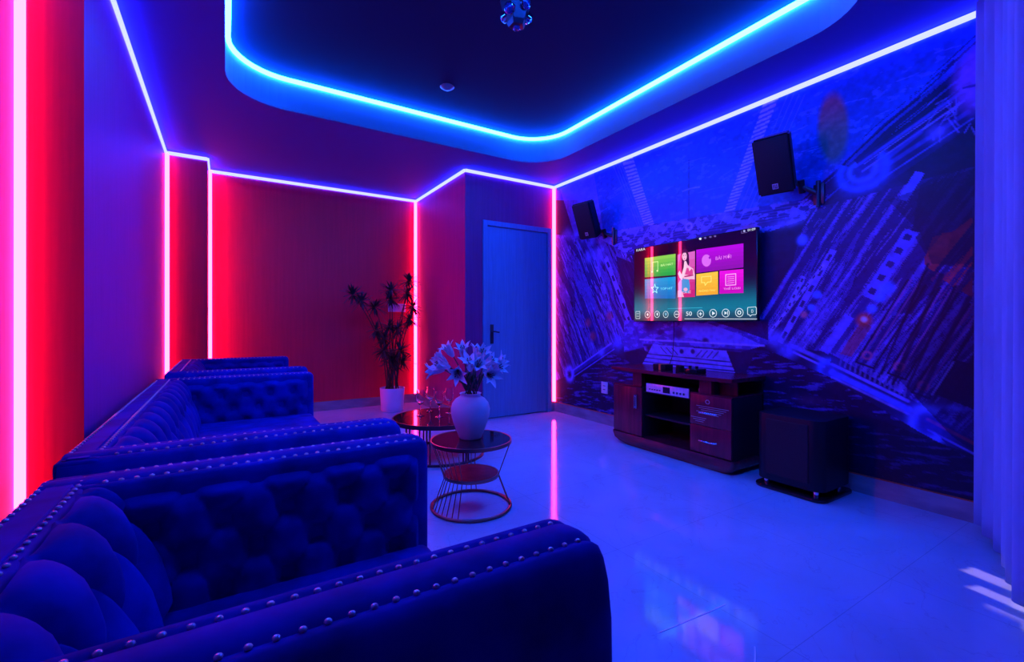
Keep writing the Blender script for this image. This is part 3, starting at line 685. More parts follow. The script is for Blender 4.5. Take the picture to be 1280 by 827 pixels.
# ------------------------------------------------------------------ wall speakers
def speaker(loc, yaw, pitch, D, label, arm_to):
    root = bpy.data.objects.new('wall_speaker', None); C.objects.link(root); tag(root, label, 'speaker', 'black speakers on wall brackets')
    ORG[root.name] = Vector()
    # local: faces -X; x back, y right, z up ; tapered to the back
    Wd, Hh = .232, .385
    b = MB(); bm = bmesh.new()
    fr = [(-Wd/2, -Hh/2), (Wd/2, -Hh/2), (Wd/2, Hh/2), (-Wd/2, Hh/2)]
    vs = [bm.verts.new((0, y, z)) for y, z in fr]+[bm.verts.new((D, y*.62, z*.97)) for y, z in fr]
    for f in ((0, 1, 2, 3), (7, 6, 5, 4), (0, 4, 5, 1), (1, 5, 6, 2), (2, 6, 7, 3), (3, 7, 4, 0)): bm.faces.new([vs[i] for i in f])
    bmesh.ops.bevel(bm, geom=bm.edges[:]+bm.verts[:], offset=.012, segments=3, affect='EDGES')
    b.bm(bm); b.build('cabinet', M['black'], root, smooth=.7)
    b = MB(); b.box(-.006, .004, -Wd/2+.012, Wd/2-.012, -Hh/2+.012, Hh/2-.012, .004, 2); gr = b.build('grille', M['black_cloth'], root, smooth=.7)
    b = MB(); b.box(-.009, -.005, -.018, .018, -.155, -.119, .001, 1); bd = b.build('badge', M['logo'], root)
    b = MB()
    for (y, z0, z1) in ((-.010, -.150, -.124), (.0, -.150, -.124), (.010, -.150, -.124)): b.box(-.0098, -.0088, y-.0022, y+.0022, z0, z1)
    b.box(-.0098, -.0088, -.0122, .0, -.1505, -.1465); b.build('emblem', M['black'], bd)
    root.location = loc; root.rotation_euler = Euler((0, 0, 0))
    # facing direction: -X turned by yaw about z, tilted down by pitch
    R = Matrix.Rotation(yaw, 4, 'Z') @ Matrix.Rotation(-pitch, 4, 'Y')
    root.rotation_euler = R.to_euler()
    Ri = (Matrix.Translation(Vector(loc)) @ R).inverted()
    a = Vector((D*.9, -.02, -.11)); w_ = Ri @ Vector(arm_to); e1 = a.lerp(w_, .45)+Vector((0, 0, -.02))
    b = MB(); b.tube([a-Vector((.05, 0, 0)), a, e1, w_], .017, 10); b.tube([a+Vector((0, -.05, .03)), a+Vector((0, .05, .03))], .02, 10)
    for k in range(3):
        c = e1; b.tube([c+Vector((0, 0, -.045)), c+Vector((0, 0, .045))], .022, 10)
    b.build('bracket_arm', M['dark_metal'], root, smooth=.8)
    X = Ri @ (Vector(arm_to)); b = MB(); b.M = Ri @ Matrix.Translation(Vector(arm_to))
    b.box(-.012, .0, -.035, .035, -.07, .07, .004, 2); b.tube([(-.02, 0, -.09), (-.02, 0, .09)], .014, 8); b.build('wall_plate', M['dark_metal'], root, smooth=.7)
    return root
speaker((3.20, 3.69, 2.156), .20, .41, .16, 'small looking black speaker tilted down on the mural wall near the door corner', (XR-.001, 3.50, 1.99))
speaker((3.143, 1.695, 2.149), .215, .425, .235, 'larger looking black speaker tilted down on the mural wall, upper right of the television', (XR-.001, 1.55, 1.97))

# ------------------------------------------------------------------ tv cabinet
x0, x1, y0, y1 = 3.04, 3.445, 1.93, 3.09
t = thing('tv_cabinet', 'dark mahogany media cabinet with door, open shelves and two drawers under the television', 'cabinet', (3.24, 2.5, 0))
def rr(xa, xb, ya, yb, r, n=6):
    P = [(xb, ya), (xb, yb)]
    for i in range(n+1):
        a = math.radians(90+90*i/n); P.append((xa+r+r*math.cos(a), yb-r+r*math.sin(a)))
    for i in range(n+1):
        a = math.radians(180+90*i/n); P.append((xa+r+r*math.cos(a), ya+r+r*math.sin(a)))
    return P
b = MB()
pt = rr(x0-.012, x1, y0-.02, y1+.015, .03); pb = rr(x0+.01, x1, y0+.04, y1-.12, .05); n = len(pt)
lv = []
for z_, tt_ in ((.105, 0), (.088, 0), (.08, .04), (.05, .12), (.025, .4), (0.0, 1.0)):
    lv.append([(pt[i][0]*(1-tt_)+pb[i][0]*tt_, pt[i][1]*(1-tt_)+pb[i][1]*tt_, z_) for i in range(n)])
vs = sum(lv, []); fs = [tuple(range(n))]+[(k*n+i, k*n+(i+1) % n, (k+1)*n+(i+1) % n, (k+1)*n+i) for k in range(5) for i in range(n)]+[tuple(range(5*n, 6*n))[::-1]]
b.add(vs, fs); b.build('plinth', M['wood'], t, smooth=.5)
b = MB()
b.box(x0+.02, x1, y1-.018, y1, .105, .535); b.box(x0+.02, x1, 2.753, 2.771, .105, .535); b.box(x0+.02, x1, 2.255, 2.273, .105, .50); b.box(x0+.02, x1, y0, y0+.018, .105, .548)
b.box(x1-.01, x1, y0, y1, .105, .66)
b.build('carcass', M['wood_dark'], t)
b = MB(); b.box(x0+.005, x1-.01, 2.771, y1, .527, .54); b.build('cabinet_deck', M['wood'], t); b = MB(); b.box(x0+.005, x1-.01, y0, 2.273, .545, .558); b.build('cabinet_deck', M['wood'], t)
b = MB(); b.box(x0+.03, x1-.01, 2.273, 2.753, .49, .502); b.box(x0+.04, x1-.01, 2.273, 2.753, .286, .300); b.build('inner_shelf', M['wood_dark'], t)
dr = bx('door', M['wood_v'], x0, x0+.018, 2.757, y1, .108, .524, t, .002)
b = MB()
for yy_ in (2.822, 2.803): b.tube([(x0-.018, yy_, .345), (x0-.018, yy_, .465)], .005, 8)
for z_ in (.36, .45): b.tube([(x0+.002, 2.8125, z_), (x0-.018, 2.8125, z_)], .004, 8); b.tube([(x0-.018, 2.803, z_), (x0-.018, 2.822, z_)], .003, 6)
b.build('handle', M['chrome'], dr, smooth=.8)
for z0_, z1_, hz_, lines_ in ((.318, .545, .418, True), (.110, .314, .205, False)):
    dw = bx('drawer', M['wood_v'], x0, x0+.018, y0+.002, 2.271, z0_, z1_, t, .002)
    b = MB(); b.tube([(x0+.002, 2.19, hz_), (x0-.016, 2.18, hz_), (x0-.02, 2.12, hz_), (x0-.016, 2.06, hz_), (x0+.002, 2.05, hz_)], .007, 8); b.build('handle', M['chrome'], dw, smooth=.8)
    if lines_:
        b = MB()
        for k in range(5): b.box(x0-.0012, x0, 1.95+k*.02, 2.215-(k % 3)*.02, .462-k*.014, .4645-k*.014)
        for k in range(3): b.box(x0-.0012, x0, 2.13+k*.012, 2.262-k*.02, .372-k*.014, .3745-k*.014)
        for k in range(10):
            a = k*.63; b.box(x0-.0012, x0, 2.12+.016*math.cos(a)-.003, 2.12+.016*math.cos(a)+.003, .500+.014*math.sin(a)-.003, .500+.014*math.sin(a)+.003)
        b.build('line_decoration', M['logo'], dw)
b = MB(); b.box(x0+.02, x0+.06, 2.774, 2.876, .54, .662); b.build('riser', M['wood_v'], t)
b = MB(); b.box(x0+.02, x0+.06, 2.104, 2.204, .558, .662); b.build('riser', M['wood_v'], t)
b = MB(); b.box(x0+.12, x0+.13, y0+.03, 2.104, .558, .662); b.build('back_panel', M['wood_v'], t)
for a_ in ((2.85, 2.876, .54), (2.104, 2.13, .558)): b = MB(); b.box(x0+.06, x1-.012, a_[0], a_[1], a_[2], .662); b.build('riser_side', M['wood_dark'], t)
b = MB(); tp = []
ns = 24
for i in range(ns+1):   # slightly bowed front edge
    s_ = i/ns; yv = y0-.015+(y1+.01-y0+.015)*s_; tp.append((x0-.02-.03*math.sin(PI*s_), yv))
tp += [(x1+.005, y1+.01), (x1+.005, y0-.015)]
b.prism(tp, 'z', .662, .69); b.build('top', M['wood'], t, smooth=.5)

# amplifier in the opening
t = thing('karaoke_amplifier', 'slim silver faced amplifier in the open upper bay of the cabinet', 'amplifier', (3.2, 2.5, .502))
b = MB(); b.box(3.06, 3.32, 2.292, 2.708, .504, .574, .003); b.build('case', M['black'], t, smooth=.7)
b = MB(); b.box(3.046, 3.06, 2.289, 2.712, .503, .576, .003); b.build('front_panel', M['amp'], t, smooth=.7)
b = MB(); b.box(3.0445, 3.047, 2.465, 2.535, .515, .564); b.build('display', M['amp_dark'], t)
for k in range(4):
    b = MB(); b.tube([(3.046, 2.42-k*.032, .53), (3.034, 2.42-k*.032, .53)], .009, 12); b.build('knob', M['chrome'], t, smooth=.8)
b = MB()
for k in range(5): b.box(3.0445, 3.0465, 2.56+k*.026, 2.575+k*.026, .525, .533)
b.build('button_row', M['amp_dark'], t)
# bluish glint in the upper bay, modelled as a standing cylinder
b = MB(); b.lathe([(.001, 0), (.018, 0), (.018, .07), (.012, .08), (.012, .1), (0, .1)], (3.14, 2.25, .5025), 16)
o = b.build('glint_cylinder', M['metal'], smooth=.8); tag(o, 'small pale bluish cylinder standing in for a glint at the right end of the open upper bay', 'highlight')
# things on the cabinet top
def top_at(u, v): p = at(u, v, z=.69); return p
t = thing('karaoke_box', 'small dark box with a front stripe for an orange reflection on the cabinet top', 'box', (3.15, 2.62, .69))
b = MB(); b.box(3.08, 3.18, 2.54, 2.67, .69, .742, .006, 2); b.build('case', M['black'], t, smooth=.7)
b = MB(); b.box(3.076, 3.182, 2.585, 2.605, .692, .745, .002); b.build('stripe', M['orange'], t, label='orange reflection stripe')  # orange light reflection on the box, made as a coloured stripe
t = thing('wireless_receiver', 'black low receiver with two stubby knobs, rightmost thing on the cabinet top', 'receiver', (3.15, 2.32, .69))
b = MB(); b.box(3.08, 3.2, 2.24, 2.36, .69, .73, .006, 2); b.build('case', M['gloss_black'], t, smooth=.7)
for y_ in (2.27, 2.33): b = MB(); b.lathe([(.001, 0), (.012, 0), (.012, .02), (0, .02)], (3.12, y_, .73), 12); b.build('knob', M['black'], t, smooth=.7)
t = thing('microphone_dock', 'dark bluish cup shaped stand between the small dark box and the receiver', 'stand', (3.14, 2.44, .69))
b = MB(); b.lathe([(.001, 0), (.035, 0), (.037, .01), (.03, .05), (.028, .05), (.026, .012), (0, .012)], (3.14, 2.44, .69), 20); b.build('cup', M['black'], t, smooth=.7)
b = MB(); b.tube([(3.14, 2.44, .703), (3.145, 2.435, .745)], .012, 10); b.build('grip', M['dark_metal'], t, smooth=.7)

# ------------------------------------------------------------------ subwoofer
t = thing('subwoofer', 'big black subwoofer with rounded front corners standing on metal feet right of the cabinet', 'subwoofer', (3.22, 1.56, 0))
def rr2(xa, xb, ya, yb, rf, rb, n=8):
    P = []
    for cx, cy, r, a0 in ((xb-rb, yb-rb, rb, 0), (xa+rf, yb-rf, rf, 90), (xa+rf, ya+rf, rf, 180), (xb-rb, ya+rb, rb, 270)):
        for i in range(n+1):
            a = math.radians(a0+90*i/n); P.append((cx+r*math.cos(a), cy+r*math.sin(a)))
    return P
def slab(P, z0, z1, r=.006):
    b = MB(); n = len(P); cx = sum(p[0] for p in P)/n; cy = sum(p[1] for p in P)/n; lv = []
    for z_, s_ in ((z0, r), (z0+r*.3, r*.3), (z0+r, 0), (z1-r, 0), (z1-r*.3, r*.3), (z1, r)):
        lv.append([(cx+(p[0]-cx)*(1-s_/.2), cy+(p[1]-cy)*(1-s_/.2), z_) for p in P])
    k = len(lv); b.add(sum(lv, []), [tuple(range(n))[::-1]]+[(j*n+i, j*n+(i+1) % n, (j+1)*n+(i+1) % n, (j+1)*n+i) for j in range(k-1) for i in range(n)]+[tuple(range((k-1)*n, k*n))])
    return b
slab(rr2(3.03, 3.42, 1.345, 1.755, .07, .05), .058, .492).build('body', M['sub_body'], t, smooth=.5)
slab(rr2(3.015, 3.43, 1.33, 1.77, .07, .05), 0, .022).build('base_plate', M['gloss_black'], t, smooth=.5)
b = MB(); b.box(3.024, 3.034, 1.42, 1.68, .10, .46, .004, 2); b.build('front_grille', M['black_cloth'], t)
for x_, y_ in ((3.08, 1.70), (3.08, 1.40), (3.37, 1.40), (3.37, 1.70)):
    b = MB(); b.lathe([(.017, .02), (.017, .06)], (x_, y_, 0), 16); b.build('foot', M['chrome'], t, smooth=.7, label='short chrome foot')

# ------------------------------------------------------------------ wall plates
b = MB(); b.box(XR-.012, XR-.001, 3.60, 3.695, .33, .455, .004, 2); o = b.build('socket_plate', M['plate'], smooth=.7)
tag(o, 'small pale socket plate low on the mural wall left of the cabinet', 'socket')
for z_ in (.37, .41): b = MB(); b.box(XR-.0135, XR-.0115, 3.63, 3.665, z_, z_+.006); b.build('slot', M['black'], o)
b = MB(); b.box(1.84, 2.08, YB-.02, YB-.001, 1.235, 1.345, .006, 2); o = b.build('wall_box', M['plate'], smooth=.7)
tag(o, 'pale rectangular box on the red wall behind the tall palm', 'wall box')

# ------------------------------------------------------------------ ceiling fittings
t = thing('stage_light', 'dark hanging stage light with round glass lenses under the ceiling recess', 'stage light', (1.40, 2.19, HU))
cx, cy = 1.40, 2.19
b = MB(); b.lathe([(.001, 0), (.06, 0), (.06, -.03), (.02, -.035), (.02, -.1), (0, -.1)], (cx, cy, HU-.0005), 20); b.build('mount', M['black'], t, smooth=.6)
b = MB(); b.lathe([(.001, -.08), (.075, -.085), (.088, -.11), (.095, -.15), (.058, -.27), (.045, -.295), (0, -.30)], (cx, cy, HU), 5); b.build('lamp_body', mat('dark lamp housing', (.012, .014, .04), .3, .2), t)
M['lens'] = mat('faceted glass lens', (.02, .05, .22), .08, .2, 1.0)
for k in range(5):
    a = 2*PI*k/5+3.6; zc_ = -.20 if k % 2 else -.23
    dirv = Vector((math.cos(a), math.sin(a), -.45)).normalized(); c_ = Vector((cx, cy, HU+zc_))+Vector((math.cos(a), math.sin(a), 0))*.072
    q_ = dirv.to_track_quat('Z', 'Y').to_matrix().to_4x4()
    b = MB(); b.M = Matrix.Translation(c_) @ q_; b.lathe([(.03, -.01), (.03, .012), (.026, .014), (.026, .008)], seg=18, cap=False); rg = b.build('lens_ring', M['chrome'], t, smooth=.7)
    b = MB(); b.M = Matrix.Translation(c_) @ q_; b.lathe([(.026, .004), (.024, .014), (.015, .021), (0, .024)], seg=16); b.build('lens', M['lens'], rg, smooth=.5)
b = MB(); b.M = Matrix.Translation((cx, cy, HU-.3)); b.lathe([(.02, .01), (.02, -.006), (.012, -.014), (0, -.016)], seg=16); b.build('lens', M['lens'], t, smooth=.5)
p = at(559, 108, z=HU)
b = MB(); b.lathe([(.001, 0), (.055, 0), (.06, -.004), (.05, -.012), (.02, -.03), (0, -.032)], (p.x, p.y, HU-.0005), 24); o = b.build('smoke_detector', mat('dark ceiling detector', (.12, .12, .16), .4), smooth=.6)
tag(o, 'round dim detector on the dark recess ceiling toward the back', 'detector')

# ------------------------------------------------------------------ sofas
def tuft(s_, t_, a=.155, c=.19):
    p = s_/a+t_/c; q = s_/a-t_/c
    def nearest(ps, qs):
        P_ = round(ps); Q_ = round(qs); return math.hypot((ps-P_+qs-Q_)*a/2, (ps-P_-qs+Q_)*c/2)
    d_ = nearest(p, q)                       # distance to the closest button
    v = abs(math.sin(PI*p))*abs(math.sin(PI*q))
    return 1-.95*math.exp(-(d_/.030)**1.6)-.30*math.exp(-v*9)
def nails_row(p, q, nrm, sp=.030):
    p = Vector(p); q = Vector(q); n = int((q-p).length/sp); return [(p.lerp(q, (i+.5)/n), Vector(nrm)) for i in range(n)]
nm = bpy.data.meshes.new('nailhead'); bb = bmesh.new()
bmesh.ops.create_uvsphere(bb, u_segments=12, v_segments=8, radius=.0054)
for v in bb.verts: v.co.z *= .75
bb.to_mesh(nm); bb.free(); nm.materials.append(M['nail']); nm.polygons.foreach_set('use_smooth', [True]*len(nm.polygons))
def arm_profile(ya, yb, zt, zb, outer):
    """closed loop (y, z); outer = 'lo' when the outside of the arm is on the low-y side. zt = top height"""
    w_ = yb-ya
    pr = [(0.012, zb), (-.012, zb+.15), (-.022, zb+.32), (-.018, zt-.12), (-.008, zt-.055), (.006, zt-.02), (.022, zt-.004), (.034, zt-.004), (.044, zt-.007), (.054, zt+.001), (w_*.5, zt+.004),
          (w_-.046, zt+.001), (w_-.036, zt-.007), (w_-.028, zt-.003), (w_-.016, zt-.001), (w_-.004, zt-.010), (w_, zt-.03), (w_, zt-.15), (w_, zb)]
    if outer == 'lo': return [(ya+y_, z_) for y_, z_ in pr]
    return [(yb-y_, z_) for y_, z_ in pr]
def loft_x(b, prof, xa, xb, rf=.05, n=6, sub=10):
    cy_ = sum(p[0] for p in prof)/len(prof); zmax = max(p[1] for p in prof); zmin = min(p[1] for p in prof)
    ring_ = []
    def sec(x, inset):
        R_ = []
        for y_, z_ in prof:
            k = 1-inset/(.5*(max(p[0] for p in prof)-min(p[0] for p in prof)))
            R_.append((x, cy_+(y_-cy_)*k, z_-inset*max(0, (z_-zmin)/(zmax-zmin))*1.0))
        return R_
    S_ = [sec(xa, .0)]
    for i in range(1, sub): S_.append(sec(xa+(xb-rf-xa)*i/sub, 0))
    for i in range(n+1):
        a = PI/2*i/n; S_.append(sec(xb-rf+rf*math.sin(a), rf*.55*(1-math.cos(a))))
    m_ = len(prof); vs_ = sum(S_, []); fs_ = [(k*m_+i, k*m_+(i+1) % m_, (k+1)*m_+(i+1) % m_, (k+1)*m_+i) for k in range(len(S_)-1) for i in range(m_)]
    fs_ += [tuple(range(m_))[::-1], tuple(range((len(S_)-1)*m_, len(S_)*m_))]
    b.add(vs_, fs_)
def make_sofa(name, label, cat, X0, X1, Y0, Y1, Z, aw=.15, seat=.40, res=.012, seats=1, nmax=100):
    t = thing(name, label, cat, ((X0+X1)/2, (Y0+Y1)/2, 0))
    zb = .07
    b = MB(); b.box(X0+.01, X1-.04, Y0+.02, Y1-.02, zb, .24, .01, 2); b.build('base', M['velvet'], t, smooth=.7)
    # back: frame with flat nailed top band, cushion below
    bw = .10
    b = MB(); b.box(X0, X0+bw+.004, Y0+.01, Y1-.01, zb, Z-.004, .014, 3); b.box(X0+.024, X0+bw-.024, Y0+.03, Y1-.03, Z-.01, Z, .003, 1); b.build('back_frame', M['velvet'], t, smooth=.7)
    for side in (0, 1):
        b = MB(); a0, a1 = (Y0, Y0+aw) if side == 0 else (Y1-aw, Y1)
        loft_x(b, arm_profile(a0, a1, Z, zb, 'lo' if side == 0 else 'hi'), X0+.012, X1)
        arm = b.build('arm', M['velvet'], t, smooth=.9)
        # tufted inner panel of the arm
        b = MB(); xa, xb, za, zb_ = X0+bw, X1-.035, seat-.09, Z-.035
        nx, nz = max(12, int((xb-xa)/res)), max(10, int((zb_-za)/res)); vs_ = []
        yb_ = a1 if side == 0 else a0; sg = 1 if side == 0 else -1
        for i in range(nx+1):
            for j in range(nz+1):
                x_ = xa+(xb-xa)*i/nx; z_ = za+(zb_-za)*j/nz
                ed = min(1, min(i, nx-i)/3., (nz-j)/2.5)
                vs_.append((x_, yb_+sg*(.040*tuft(x_-xa-.05, zb_-z_)*ed-.010), z_))
        fs_ = [(i*(nz+1)+j, (i+1)*(nz+1)+j, (i+1)*(nz+1)+j+1, i*(nz+1)+j+1) for i in range(nx) for j in range(nz)]
        b.add(vs_, fs_); b.build('tufted_panel', M['velvet'], arm, smooth=True)
    # tufted back cushion
    b = MB(); ya, yb = Y0+aw-.004, Y1-aw+.004
    prof = [(bw-.01, Z-.012), (bw+.01, Z-.004), (bw+.03, Z-.007), (bw+.05, Z-.022), (bw+.068, Z-.045), (bw+.085, Z-.075), (bw+.10, Z-.11), (bw+.113, Z-.15), (bw+.125, Z-.19), (bw+.135, Z-.23), (bw+.145, Z-.27), (bw+.15, Z-.32)]
    # resample by arc length
    L = [0]
    for p, q in zip(prof[:-1], prof[1:]): L.append(L[-1]+math.hypot(q[0]-p[0], q[1]-p[1]))
    nv_ = max(16, int(L[-1]/res)); ny = max(20, int((yb-ya)/res)); vs_ = []
    def pp(s_):
        for k in range(len(prof)-1):
            if s_ <= L[k+1] or k == len(prof)-2:
                f = (s_-L[k])/(L[k+1]-L[k]); return (prof[k][0]+(prof[k+1][0]-prof[k][0])*f, prof[k][1]+(prof[k+1][1]-prof[k][1])*f)
    for j in range(ny+1):
        for i in range(nv_+1):
            s_ = L[-1]*i/nv_; x_, z_ = pp(s_); x2, z2 = pp(min(L[-1], s_+.004)); x1_, z1_ = pp(max(0, s_-.004))
            tx, tz = x2-x1_, z2-z1_; ll = math.hypot(tx, tz); nx_, nz_ = -tz/ll, tx/ll
            if nx_ < 0: nx_, nz_ = -nx_, -nz_
            y_ = ya+(yb-ya)*j/ny
            # top: fan pleats out of the nail row, then diamonds, then long flutes
            a_ = .165; ph = (y_-ya)/a_
            if s_ < .16: 
                d_ = abs(math.sin(PI*(ph)))**.45; up_ = min(1, s_/.05)
                amp = .034*up_
                r2 = math.hypot(((ph) % 1-.0 if (ph % 1) < .5 else 1-(ph % 1))*a_, s_-.16)
            else:
                amp = .034; d_ = abs(math.sin(PI*(ph+.5)))**.45
            bl = min(1, max(0, (s_-.13)/.06))
            d1 = abs(math.sin(PI*ph))**.4; d2 = abs(math.sin(PI*(ph+.5)))**.4
            tri = abs(((ph+.5) % 1)-.5)*2   # 1 at node lines of the top row
            if s_ < .10: d_ = d1
            elif s_ < .26:
                f = (s_-.10)/.16; # creases split from the upper button to the two lower ones
                cp = abs(math.sin(PI*(ph-.5*f))); cq = abs(math.sin(PI*(ph+.5*f))); d_ = (min(cp, cq))**.45 if f > .02 else d1
            else: d_ = d2
            amp = .066*min(1, s_/.05+.1)*min(1, (L[-1]-s_)/.02+.4)
            endf = min(1, min(j, ny-j)/2.5)
            nd_ = min(math.hypot((ph-round(ph))*a_, s_-.10), math.hypot((ph+.5-round(ph+.5))*a_, s_-.26)); h_ = amp*(d_-.6-.35*math.exp(-(nd_/.022)**2))*endf
            vs_.append((X0+x_+nx_*h_, y_, z_+nz_*h_*.6))
    fs_ = [(j*(nv_+1)+i, (j+1)*(nv_+1)+i, (j+1)*(nv_+1)+i+1, j*(nv_+1)+i+1) for j in range(ny) for i in range(nv_)]
    b.add(vs_, fs_); b.build('tufted_back_cushion', M['velvet'], t, smooth=True)
    for k in range(seats):
        ws = (Y1-Y0-2*aw)/seats; b = MB(); b.box(X0+bw+.02, X1-.015, Y0+aw+.004+k*ws, Y0+aw+(k+1)*ws-.004, .235, seat-.02, .03, 4)
        b.build('seat_cushion', M['velvet'], t, smooth=.9)
    for x_ in (X0+.06, X1-.1):
        for y_ in (Y0+.07, Y1-.07): b = MB(); b.lathe([(.016, 0), (.024, .072)], (x_, y_, 0), 14); b.build('leg', M['dark_metal'], t, smooth=.7)
    N = []
    for a0, a1, o_ in ((Y0, Y0+aw, 'lo'), (Y1-aw, Y1, 'hi')):
        ys = (a0+.041, a1-.032) if o_ == 'lo' else (a0+.032, a1-.041)
        for y_ in ys: N += nails_row((X0+bw+.02, y_, Z-.002), (X1-.03, y_, Z-.004), (0, 0, 1))
    for x_ in (X0+.016, X0+bw-.014): N += nails_row((x_, Y0+.05, Z-.002), (x_, Y1-.05, Z-.002), (0, 0, 1))
    fwd = Vector((math.sin(YAW), math.cos(YAW), 0)); N.sort(key=lambda n_: (n_[0]-Vector((0, 0, CH))).dot(fwd) if (n_[0]-Vector((0, 0, CH))).dot(fwd) > .35 else 99)
    O = ORG[t.name]
    for p, _ in N[:nmax]:
        o = bpy.data.objects.new('nailhead', nm); C.objects.link(o); o.parent = t; o.location = p-O
    if N[nmax:]:
        b = MB()
        for p, _ in N[nmax:]:
            b.lathe([(.0062, 0), (.0055, .0025), (.003, .0042), (0, .0048)], tuple(p), 8)
        b.build('nailhead_trim', M['nail'], t, smooth=True, kind='stuff')
    return t
make_sofa('armchair', 'blue tufted velvet armchair with pearl nailheads, nearest and cut off by the bottom left corner', 'armchair', -.385, .585, .598, 1.61, .70, .155, .385, .008)
make_sofa('sofa', 'long blue tufted velvet sofa with nailheads between the two armchairs along the left wall', 'sofa', -.41, .59, 1.75, 4.02, .70, .155, .41, .013, 3)
make_sofa('armchair', 'blue tufted velvet armchair farthest back, beside the pillar and behind the long sofa', 'armchair', -.37, .58, 4.08, 5.58, .728, .15, .42, .014, 2)

# ------------------------------------------------------------------ tables
c0 = Vector((1.24, 2.44, 0)); r0 = .24; zt = .40
t = thing('side_table', 'small round hourglass wire table with dark glass top holding the white vase', 'table', c0)
b = MB(); b.lathe([(.001, zt-.012), (r0-.008, zt-.012), (r0-.008, zt), (0, zt)], c0, 48); b.build('table_top', M['glass_top'], t, smooth=.6)
b = MB(); b.lathe([(r0-.008, zt-.02), (r0, zt-.018), (r0, zt+.002), (r0-.006, zt+.003), (r0-.008, zt)], c0, 48, cap=False); b.build('rim', M['bronze'], t, smooth=.6)
b = MB(); b.lathe([(.001, .185), (.157, .185), (.163, .192), (.157, .2), (0, .2)], c0, 40); b.build('shelf', M['shelf_red'], t, smooth=.6)
b = MB(); b.lathe([(.157, .184), (.166, .184), (.166, .201), (.157, .201)], c0, 40, cap=False); b.build('shelf_rim', M['bronze'], t, smooth=.6)
b = MB(); b.tube([(c0.x+r0*.97*math.cos(2*PI*i/48), c0.y+r0*.97*math.sin(2*PI*i/48), .01) for i in range(48)], .0095, 8, closed=True); b.build('base_ring', M['bronze'], t, smooth=True)
vdir = math.atan2(-c0.y, -c0.x)     # towards the viewer
def wires(angles):
    for a in angles:
        P = [(c0.x+r_*math.cos(a+tw), c0.y+r_*math.sin(a+tw), z_) for r_, z_, tw in ((r0*.97, .012, 0), (.163, .192, .0), (r0-.006, zt-.012, 0))]
        b = MB(); b.tube(P, .0028, 6); b.build('wire_leg', M['bronze'], t, smooth=True)
wires([vdir-math.radians(72-9*k) for k in range(7)]); wires([vdir+math.radians(k) for k in (78, 84)]); wires([vdir+math.radians(180+k) for k in (-8, 0, 8)])
c1 = Vector((1.509, 3.539, 0)); r1_ = .385; z1t = .315
t = thing('coffee_table', 'larger low round table with dark red glossy top carrying the wine glasses', 'table', c1)
b = MB(); b.lathe([(.001, z1t-.012), (r1_-.01, z1t-.012), (r1_-.01, z1t), (0, z1t)], c1, 64); b.build('table_top', M['glass_top'], t, smooth=.6)
b = MB(); b.lathe([(r1_-.01, z1t-.03), (r1_, z1t-.03), (r1_, z1t+.002), (r1_-.01, z1t+.002)], c1, 64, cap=False); b.build('rim', M['bronze_dark'], t, smooth=.6)
b = MB(); b.tube([(c1.x+(r1_-.03)*math.cos(2*PI*i/56), c1.y+(r1_-.03)*math.sin(2*PI*i/56), .012) for i in range(56)], .011, 8, closed=True); b.build('base_ring', M['bronze_dark'], t, smooth=True)
vd1 = math.atan2(-c1.y, -c1.x)
for a in [vd1-math.radians(q) for q in (88, 82, 76, 70, 64, 46, 40, 16, 12)]+[vd1+math.radians(q) for q in (30, 34, 38)]+[vd1+math.radians(180+q) for q in (-30, -24, 24, 30)]:
    x_, y_ = c1.x+(r1_-.03)*math.cos(a), c1.y+(r1_-.03)*math.sin(a)
    b = MB(); b.tube([(x_, y_, .01), (x_, y_, z1t-.012)], .0065, 8); b.build('leg', M['bronze_dark'], t, smooth=True)

# wine glasses
def wine_glass(x, y, label, s=1.0):
    t = thing('wine_glass', label, 'glass', (x, y, z1t+.0005), 'wine glasses on the coffee table')
    b = MB(); b.lathe([(.001, 0), (.034, 0), (.034, .002), (.012, .006), (.0045, .014), (.0038, .05), (.0045, .088), (.012, .096), (.027, .112), (.037, .14), (.037, .165), (.031, .215), (.0298, .215), (.0355, .165), (.0355, .141), (.026, .114), (.011, .099), (0, .0965)], (x, y, z1t+.0005), 28)
    b.build('goblet', M['glass'], t, smooth=True)
gl = []
for (u, v, lb) in ((525.6, 519.6, 'stemmed wine glass, leftmost of the four on the low round table'), (537.9, 513.8, 'stemmed wine glass, second from left and standing back on the low round table'),
                   (549.2, 521.2, 'stemmed wine glass, nearest the front rim of the low round table'), (561.4, 515.7, 'stemmed wine glass, right one partly hidden by the white vase')):
    p = at(u, v, z=z1t); wine_glass(p.x, p.y, lb)

